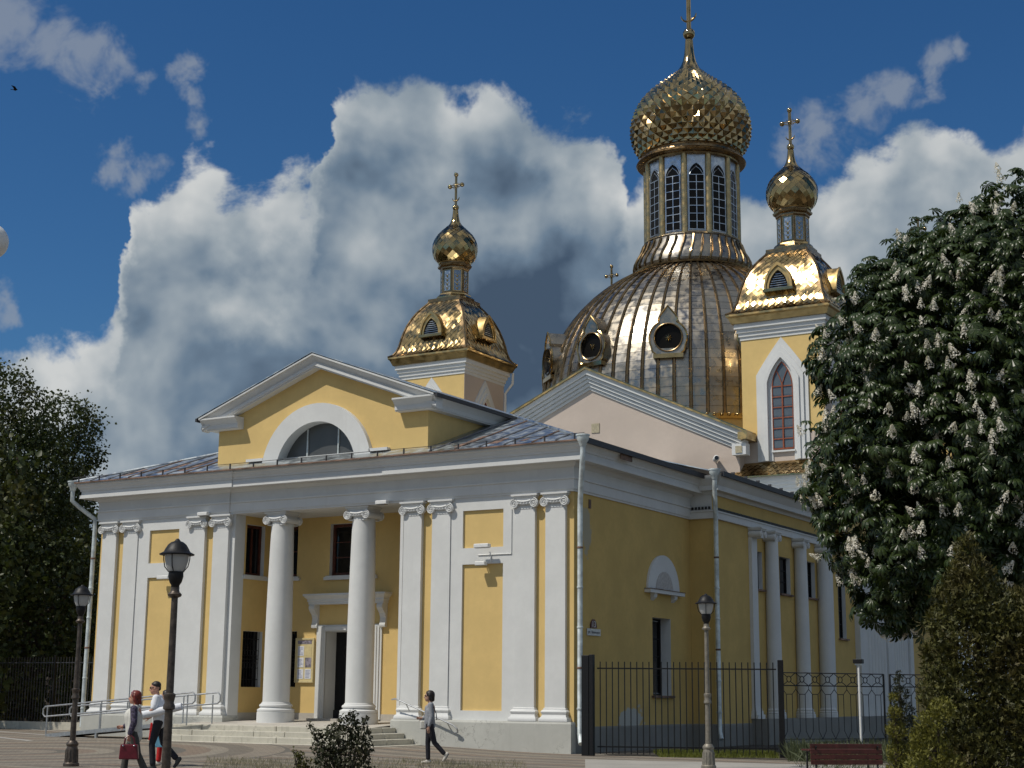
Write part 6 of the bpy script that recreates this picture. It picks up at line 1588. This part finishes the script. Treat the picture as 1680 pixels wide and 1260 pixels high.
# ------------------------------------------------------------------ bird
bp = at(25, 147, 110.0)
bd_ = thing('flying_bird', bp, 'tiny dark bird gliding in the upper left sky', 'bird', rot=0.6)
MB().sphere((0,0,0), 0.09, 10, 8, (1.9, 0.75, 0.7)).build('body', 'black', bd_, smooth=True, local=True)
for s in (-1, 1): MB().prism([(0.12,0,0.02),(0.05,s*0.28,0.12),(-0.16,s*0.55,0.10),(-0.10,s*0.25,0.06),(-0.08,0,0.02)], (0,0,0.012)).build('wing', 'black', bd_, local=True)
MB().prism([(-0.14,0.02,0),(-0.34,0.08,0),(-0.30,0,0),(-0.34,-0.08,0),(-0.14,-0.02,0)], (0,0,0.012)).build('tail', 'black', bd_, local=True)
# ------------------------------------------------------------------ people
M['skin'] = simple('skin', (0.42, 0.25, 0.18), 0.5, 0, 0.08, 20, 0.05)
M['skinred'] = simple('ruddy_skin', (0.46, 0.24, 0.17), 0.5, 0, 0.08, 20, 0.05)  # slightly redder skin tone
M['hairdark'] = simple('dark_hair', (0.018, 0.013, 0.011), 0.45, 0, 0.3, 60, 0.4)
M['hairred'] = simple('red_hair', (0.16, 0.022, 0.013), 0.4, 0, 0.3, 60, 0.4)
M['greyknit'] = simple('grey_jersey', (0.24, 0.25, 0.27), 0.85, 0, 0.15, 30, 0.5)
M['navy'] = simple('dark_trousers', (0.012, 0.012, 0.018), 0.7, 0, 0.3, 15, 0.3)
M['polo'] = simple('white_polo', (0.70, 0.71, 0.74), 0.85, 0, 0.05, 20, 0.4)
M['vest'] = simple('cream_vest', (0.58, 0.57, 0.52), 0.85, 0, 0.06, 20, 0.4)
M['sleeve'] = simple('patterned_sleeve', (0.055, 0.045, 0.075), 0.8, 0, 0.95, 28, 0.3)
M['khaki'] = simple('grey_green_trousers', (0.055, 0.055, 0.048), 0.8, 0, 0.2, 12, 0.3)
M['redcloth'] = simple('red_trousers', (0.50, 0.015, 0.015), 0.7, 0, 0.15, 12, 0.3)
M['pinkcloth'] = simple('dusty_pink_coat', (0.30, 0.13, 0.14), 0.8, 0, 0.15, 12, 0.3)
M['bluecloth'] = simple('light_blue_bag', (0.16, 0.40, 0.55), 0.6, 0, 0.15, 8, 0.2)
M['burgundy'] = simple('burgundy_leather', (0.12, 0.012, 0.022), 0.35, 0, 0.2, 10, 0.2)
M['shoe'] = simple('pale_shoe', (0.55, 0.52, 0.46), 0.6, 0, 0.1, 20, 0.1)
M['sole'] = simple('shoe_sole', (0.05, 0.05, 0.05), 0.8)

def caps(mb, pts):
    """chain of (x,y,z,r): tapered limb with round ends and joints"""
    for a, b in zip(pts, pts[1:]):
        A, B = Vector(a[:3]), Vector(b[:3])
        mb.tube([A.lerp(B, i/4) for i in range(5)], [a[3]+(b[3]-a[3])*i/4 for i in range(5)], 12)
    for p in pts: mb.sphere(p[:3], p[3], 12, 8)
def remeshed(name, mb, vox, mat, parent, smooth_it=4):
    me = mb.mesh(name, None); tmp = bpy.data.objects.new(name, me); COL.objects.link(tmp)
    r_ = tmp.modifiers.new('r', 'REMESH'); r_.mode = 'VOXEL'; r_.voxel_size = vox; r_.use_smooth_shade = True
    s_ = tmp.modifiers.new('s', 'SMOOTH'); s_.factor = 0.5; s_.iterations = smooth_it
    bpy.context.view_layer.update(); dg = bpy.context.evaluated_depsgraph_get()
    out = bpy.data.meshes.new_from_object(tmp.evaluated_get(dg)); bpy.data.objects.remove(tmp)
    out.materials.clear(); out.materials.append(M[mat]); out.polygons.foreach_set('use_smooth', [True]*len(out.polygons))
    o = bpy.data.objects.new(name, out); COL.objects.link(o); o.parent = parent; return o
def hand(mb, w, d, s=1.0, side=1, curl=0.5, palm=None):
    """palm and five fingers from wrist w along direction d"""
    w = Vector(w); d = Vector(d).normalized(); n = Vector(palm) if palm else Vector((0, side, 0)); n = (n - d*n.dot(d)).normalized(); a = d.cross(n)
    caps(mb, [(*w, 0.024*s), (*(w+d*0.05*s), 0.026*s)])
    for k in (-1, 0, 1): caps(mb, [(*(w+d*0.02*s), 0.018*s), (*(w+d*0.085*s+a*0.022*k*s), 0.015*s)])
    for k, L_ in enumerate((0.062, 0.075, 0.080, 0.068)):
        b = w + d*0.085*s + a*(0.030-0.020*k)*s; L_ *= s
        m1 = b + d*L_*0.45 - n*0.010*s; m2 = m1 + (d*(1-curl)-n*curl).normalized()*L_*0.32; e = m2 + (d*(0.7-curl)-n*(curl+0.3)).normalized()*L_*0.28
        caps(mb, [(*b, 0.0095*s), (*m1, 0.009*s), (*m2, 0.0085*s), (*e, 0.0075*s)])
    tb = w + d*0.025*s + a*0.028*s
    caps(mb, [(*tb, 0.012*s), (*(tb+(d*0.6+a*0.7-n*0.3)*0.035*s), 0.011*s), (*(tb+(d*1.2+a*0.9-n*0.8)*0.045*s), 0.009*s)])
def head(mb, c, s=1.0, tilt=0.0):
    c = Vector(c); ct, st_ = math.cos(tilt), math.sin(tilt)
    T = lambda x, y, z: (c.x + (x*ct + z*st_)*s, c.y + y*s, c.z + (-x*st_ + z*ct)*s)
    mb.sphere(T(-0.012,0,0.02), 0.1*s, 18, 14, (0.98, 0.80, 1.02)); mb.sphere(T(0.02,0,-0.045), 0.075*s, 16, 12, (0.95, 0.85, 1.0))
    caps(mb, [(*T(0.055,0,-0.095), 0.030*s), (*T(0.02,0.02,-0.09), 0.034*s)]); caps(mb, [(*T(0.055,0,-0.095), 0.030*s), (*T(0.02,-0.02,-0.09), 0.034*s)])
    caps(mb, [(*T(0.088,0,0.012), 0.010*s), (*T(0.112,0,-0.026), 0.014*s)]); mb.sphere(T(0.094,0,-0.034), 0.015*s, 8, 6, (1,1.5,0.8))
    caps(mb, [(*T(0.080,0.022,-0.066), 0.008*s), (*T(0.090,0,-0.064), 0.011*s), (*T(0.080,-0.022,-0.066), 0.008*s)])
    caps(mb, [(*T(0.078,0.02,-0.078), 0.008*s), (*T(0.085,-0.0,-0.079), 0.010*s), (*T(0.078,-0.02,-0.078), 0.008*s)])
    for sd in (-1, 1): mb.sphere(T(-0.012, sd*0.080, -0.012), 0.028*s, 8, 6, (0.6, 0.35, 1.05)); caps(mb, [(*T(0.078, sd*0.018, 0.024), 0.010*s), (*T(0.070, sd*0.045, 0.024), 0.009*s)])
    return T
def walker(label, foot, rot, H, top, trs, skin, torso, sleeves, legs, arms, sleeve_r, hairfn, trouser_mat, top_mat, sleeve_mat=None, lean=0.0, hs=1.0, glasses=True, shoe_mat='shoe', tilt=0.0, belly=0.0):
    t = thing('person', foot, label, 'person', rot=rot); s = H/1.70
    q = lambda p, r=None: tuple(x*s for x in p)
    SC = lambda pts: [tuple(x*s for x in p) for p in pts]
    body = MB(); T = head(body, q((0.035+lean*1.15, 0, 1.575)), s, tilt)
    caps(body, SC([(lean*0.95-0.01,0,1.36,0.07), (lean+0.0,0,1.44,0.052), (lean*1.1+0.01,0,1.52,0.05)]))
    caps(body, SC([(0,0,0.93,0.115), (lean*0.4,0,1.12,0.115), (lean*0.8,0,1.30,0.12)]))
    for a in arms:
        caps(body, SC([(*a[0],0.048), (*a[1],0.040), (*a[2],0.028)])); hand(body, q(a[2]), a[3], s, a[4], a[5])
    for l in legs: caps(body, SC([(*l[0],0.075), (*l[1],0.052), (*l[2],0.036)]))
    remeshed('body', body, 0.0085, skin, t)
    tp = MB(); caps(tp, SC(torso))
    for w in (-1, 1): caps(tp, SC([(lean*0.9-0.01, 0, 1.37, 0.075), (lean*0.9-0.02, w*0.155, 1.375, 0.062)])); caps(tp, SC([(lean*0.6, w*0.07, 1.22, 0.105+belly*0.4), (0.0, w*0.065, 0.98, 0.115+belly*0.3)]))
    if sleeve_mat is None:
        for c in sleeves: caps(tp, SC(c))
    remeshed('top', tp, 0.011, top_mat, t)
    if sleeve_mat:
        for c in sleeves:
            m_ = MB(); caps(m_, SC(c)); remeshed('sleeve', m_, 0.011, sleeve_mat, t)
    tr_ = MB()
    caps(tr_, SC([(0,-0.06,0.92,0.105),(0,0.06,0.92,0.105)]))
    for l in legs: caps(tr_, SC([(*l[0],0.098), (*(Vector(l[0]).lerp(Vector(l[1]),0.6)),0.078), (*l[1],0.062), (*(Vector(l[1]).lerp(Vector(l[2]),0.9)),trs)]))
    remeshed('trousers', tr_, 0.011, trouser_mat, t)
    for l in legs:
        m_ = MB(); an = Vector(l[2]); d = Vector(l[3]).normalized(); up = Vector((-d.z,0,d.x)) if d.x > 0 else Vector((d.z,0,-d.x))
        heel = an - up*0.045 - d*0.045; toe = an - up*0.058 + d*0.145
        caps(m_, SC([(*(an-up*0.01),0.036), (*heel,0.034)])); caps(m_, SC([(*heel,0.034), (*(heel.lerp(toe,0.55)),0.036), (*toe,0.028)])); caps(m_, SC([(*(an-up*0.01),0.034), (*(heel.lerp(toe,0.6)),0.030)]))
        sh = remeshed('shoe', m_, 0.009, shoe_mat, t)
        b = MB(); caps(b, SC([(*(heel-up*0.028),0.014), (*(heel.lerp(toe,0.5)-up*0.030),0.014), (*(toe-up*0.022),0.012)])); b.build('sole', 'sole', sh, smooth=True, local=True)
    hm = MB(); hairfn(hm, T, s); remeshed('hair', hm, 0.010, hairfn.mat, t, 2)
    if glasses:
        g = MB()
        for sd in (-1, 1): g.sphere(T(0.086, sd*0.032, 0.016), 0.024*s, 10, 8, (0.45, 1.1, 0.9)); g.tube([T(0.08, sd*0.055, 0.018), T(0.0, sd*0.083, 0.012)], 0.004*s, 5)
        g.tube([T(0.096,-0.012,0.02), T(0.096,0.012,0.02)], 0.004*s, 5)
        g.build('sunglasses', 'lens', t, smooth=True, local=True)
    else:
        g = MB()
        for sd in (-1, 1): g.sphere(T(0.080, sd*0.033, 0.012), 0.009*s, 8, 6, (0.6, 1.4, 0.8))
        g.build('eyes', 'lens', t, smooth=True, local=True)
    return t
def hair_bob(mb, T, s):
    mb.sphere(T(-0.035,0,0.045), 0.108*s, 16, 12, (1.02, 0.92, 0.92))
    for sd in (-1, 1): caps(mb, [(*T(-0.02,sd*0.075,0.03), 0.036*s), (*T(-0.035,sd*0.08,-0.05), 0.036*s), (*T(-0.05,sd*0.068,-0.09), 0.028*s)])
    caps(mb, [(*T(-0.085,0,0.02), 0.06*s), (*T(-0.09,0,-0.08), 0.05*s)]); caps(mb, [(*T(0.05,0,0.095), 0.022*s), (*T(0.0,0,0.115), 0.03*s)])
hair_bob.mat = 'hairdark'
def hair_red(mb, T, s):
    hair_bob(mb, T, s)
    for sd in (-1, 1): caps(mb, [(*T(-0.03,sd*0.08,-0.05), 0.038*s), (*T(-0.06,sd*0.075,-0.12), 0.028*s)])
    caps(mb, [(*T(-0.09,0,-0.06), 0.055*s), (*T(-0.13,0,-0.12), 0.022*s)])
hair_red.mat = 'hairred'
def hair_short(mb, T, s):
    mb.sphere(T(-0.028,0,0.052), 0.098*s, 16, 12, (1.0, 0.86, 0.82)); caps(mb, [(*T(-0.075,0,0.03), 0.045*s), (*T(-0.08,0,-0.03), 0.035*s)]); caps(mb, [(*T(0.045,0.02,0.085), 0.018*s), (*T(0.045,-0.02,0.085), 0.018*s)])
hair_short.mat = 'hairdark'
ROT = math.atan2(-RT.y, -RT.x)
def stand(u, v): p = at_ground(u, v); p.z = gz(p.x, p.y); return p
# woman in grey walking left
pw = stand(704, 1253.5)
wg = walker('woman in grey jersey, dark trousers and sunglasses walking left past the handrail', pw, ROT, 1.66, None, 0.055, 'skin',
    [(0.0,0,0.90,0.135),(0.01,0,1.08,0.125),(0.01,0,1.28,0.125)],
    [[(-0.02,0.165,1.37,0.062),(-0.05,0.205,1.10,0.052),(0.005,0.225,0.90,0.042)], [(-0.01,-0.165,1.37,0.062),(0.02,-0.20,1.12,0.052),(0.17,-0.13,1.06,0.040)]],
    [((0,0.085,0.90),(-0.12,0.085,0.50),(-0.37,0.085,0.235),(0.55,0,-0.83)), ((0,-0.085,0.90),(0.045,-0.085,0.49),(0.03,-0.085,0.095),(1,0,-0.02))],
    [((-0.02,0.17,1.37),(-0.05,0.21,1.10),(0.01,0.225,0.86),(0.10,0,-1),1,0.45), ((-0.01,-0.17,1.37),(0.02,-0.2,1.12),(0.20,-0.12,1.06),(1,0.3,0.0),-1,0.6)],
    0.05, hair_bob, 'navy', 'greyknit')
bag = thing('shoulder_bag', pw + Vector((0,0,0.9)), 'cream bag on a dark strap carried by the woman in grey', 'bag', rot=ROT)
MB().box(0.06,0.24,-0.24,-0.18,-0.12,0.08).build('pouch', 'vest', bag, local=True, bevel=0.03)
MB().tube([(0.10,-0.2,0.06),(0.05,-0.02,0.28),(-0.06,0.135,0.46),(-0.145,0.10,0.26),(-0.16,0.0,0.10)], 0.011, 6).build('strap', 'navy', bag, local=True)
# man in white polo
pm = stand(257, 1264)
wm = walker('man in white polo shirt and dark trousers walking left with a white roll', pm, ROT, 1.80, None, 0.062, 'skinred',
    [(0.0,0,0.92,0.135),(0.02,0,1.10,0.135),(0.05,0,1.28,0.140)],
    [[(0.05,0.175,1.38,0.072),(0.06,0.225,1.25,0.066),(0.07,0.24,1.20,0.062)], [(0.06,-0.175,1.38,0.072),(0.06,-0.22,1.22,0.064)]],
    [((0,0.09,0.92),(0.10,0.09,0.50),(0.06,0.09,0.10),(1,0,0)), ((0,-0.09,0.92),(-0.08,-0.09,0.52),(-0.36,-0.09,0.22),(0.6,0,-0.8))],
    [((0.05,0.19,1.37),(0.08,0.255,1.16),(0.27,0.235,1.02),(0.9,-0.2,-0.2),1,0.6), ((0.06,-0.19,1.37),(0.06,-0.23,1.14),(0.24,-0.20,1.0),(1,0.2,0),-1,0.6)],
    0.06, hair_short, 'navy', 'polo', lean=0.07, shoe_mat='sole', tilt=0.12)
rl = thing('paper_roll', pm + Vector((0,0,1.1)), 'long white roll held under the arm of the man in the polo', 'roll', rot=ROT)
MB().lathe([(0.075,0.0),(0.075,0.0),(0.08,0.1),(0.08,1.08),(0.075,1.15),(0.05,1.15),(0.05,1.05)], 20).xform(Matrix.Translation((-0.50,0.235,0.20)) @ Matrix.Rotation(R(103), 4, 'Y')).build('tube', 'polo', rl, smooth=40, local=True)
# red haired woman
pr2 = stand(216, 1280)
wr = walker('red haired woman in a cream vest with patterned sleeves walking left', pr2, ROT, 1.60, None, 0.075, 'skinred',
    [(0.0,0,0.84,0.165),(0.02,0,1.04,0.165),(0.06,0,1.22,0.16)],
    [[(-0.01,0.18,1.36,0.075),(-0.04,0.245,1.10,0.066),(0.02,0.26,0.90,0.052)], [(0.0,-0.18,1.36,0.075),(0.05,-0.24,1.12,0.064),(0.24,-0.2,1.02,0.05)]],
    [((0,0.10,0.90),(-0.12,0.10,0.50),(-0.30,0.10,0.12),(0.9,0,-0.4)), ((0,-0.10,0.90),(0.16,-0.10,0.50),(0.20,-0.10,0.10),(1,0,0.1))],
    [((-0.01,0.18,1.36),(-0.04,0.25,1.10),(0.03,0.265,0.87),(0.05,0,-1),1,0.8), ((0,-0.18,1.36),(0.05,-0.24,1.12),(0.25,-0.19,1.02),(1,0.2,-0.2),-1,0.5)],
    0.05, hair_red, 'khaki', 'vest', 'sleeve', glasses=False, belly=0.06)
hb = MB(); s_ = 1.60/1.70
hb.tube([((0.035+0.02+0.0)*s_, 0.098*s_*math.cos(a), (1.60+0.112*math.sin(a))*s_) for a in [PI*i/16 for i in range(17)]], 0.010, 6)
hb.build('headband', 'pinkcloth', wr, smooth=True, local=True)
hbag = thing('handbag', pr2 + Vector((0,0,0.4)), 'burgundy leather handbag hanging from the red haired woman\'s hand', 'bag', rot=ROT)
MB().prism([(-0.17,0.20,-0.02),(0.19,0.20,-0.02),(0.165,0.22,0.25),(-0.145,0.22,0.25)], (0,0.11,0)).build('body', 'burgundy', hbag, local=True, bevel=0.02)
for yy in (0.235, 0.295): MB().tube([(-0.09,yy,0.24),(-0.07,yy,0.36),(0.01,0.265,0.42),(0.09,yy,0.36),(0.11,yy,0.24)], 0.010, 6).build('handle', 'burgundy', hbag, local=True)
for xx in (-0.09, 0.11): MB().sphere((xx, 0.335, 0.225), 0.018, 8, 6).build('buckle', 'silver', hbag, smooth=True, local=True)
# companion mostly hidden behind the man and the lamp post
pc = stand(268, 1257)
wc = walker('companion in a dusty pink coat and red trousers half hidden behind the lamp post', pc, ROT, 1.62, None, 0.06, 'skin',
    [(0.0,0,0.72,0.165),(0.0,0,1.0,0.14),(0.01,0,1.26,0.13)],
    [[(-0.01,0.165,1.37,0.066),(-0.04,0.215,1.10,0.056),(0.03,0.22,0.92,0.046)], [(-0.01,-0.165,1.37,0.066),(-0.02,-0.21,1.10,0.056),(0.08,-0.2,0.92,0.046)]],
    [((0,0.085,0.88),(-0.02,0.085,0.49),(-0.12,0.085,0.11),(1,0,-0.2)), ((0,-0.085,0.88),(0.12,-0.085,0.49),(0.14,-0.085,0.10),(1,0,0))],
    [((-0.01,0.165,1.37),(-0.04,0.215,1.10),(0.04,0.22,0.89),(0.1,0,-1),1,0.8), ((-0.01,-0.165,1.37),(-0.02,-0.21,1.10),(0.09,-0.2,0.89),(0.2,0,-1),-1,0.6)],
    0.05, hair_bob, 'redcloth', 'pinkcloth', glasses=False)
cbg = thing('carrier_bag', pc + Vector((0,0,0.45)), 'light blue and red carrier bag held by the companion behind the man', 'bag', rot=ROT)
MB().prism([(-0.05,0.25,-0.04),(0.17,0.25,-0.04),(0.15,0.27,0.30),(-0.03,0.27,0.30)], (0,0.08,0)).build('pouch', 'bluecloth', cbg, local=True, bevel=0.015)
MB().prism([(0.12,0.20,0.10),(0.30,0.20,0.10),(0.27,0.22,0.48),(0.14,0.22,0.48)], (0,0.06,0)).build('red_pouch', 'redcloth', cbg, local=True, bevel=0.015)
MB().tube([(0.0,0.29,0.29),(0.04,0.24,0.42),(0.12,0.29,0.29)], 0.007, 5).build('handle', 'bluecloth', cbg, local=True)
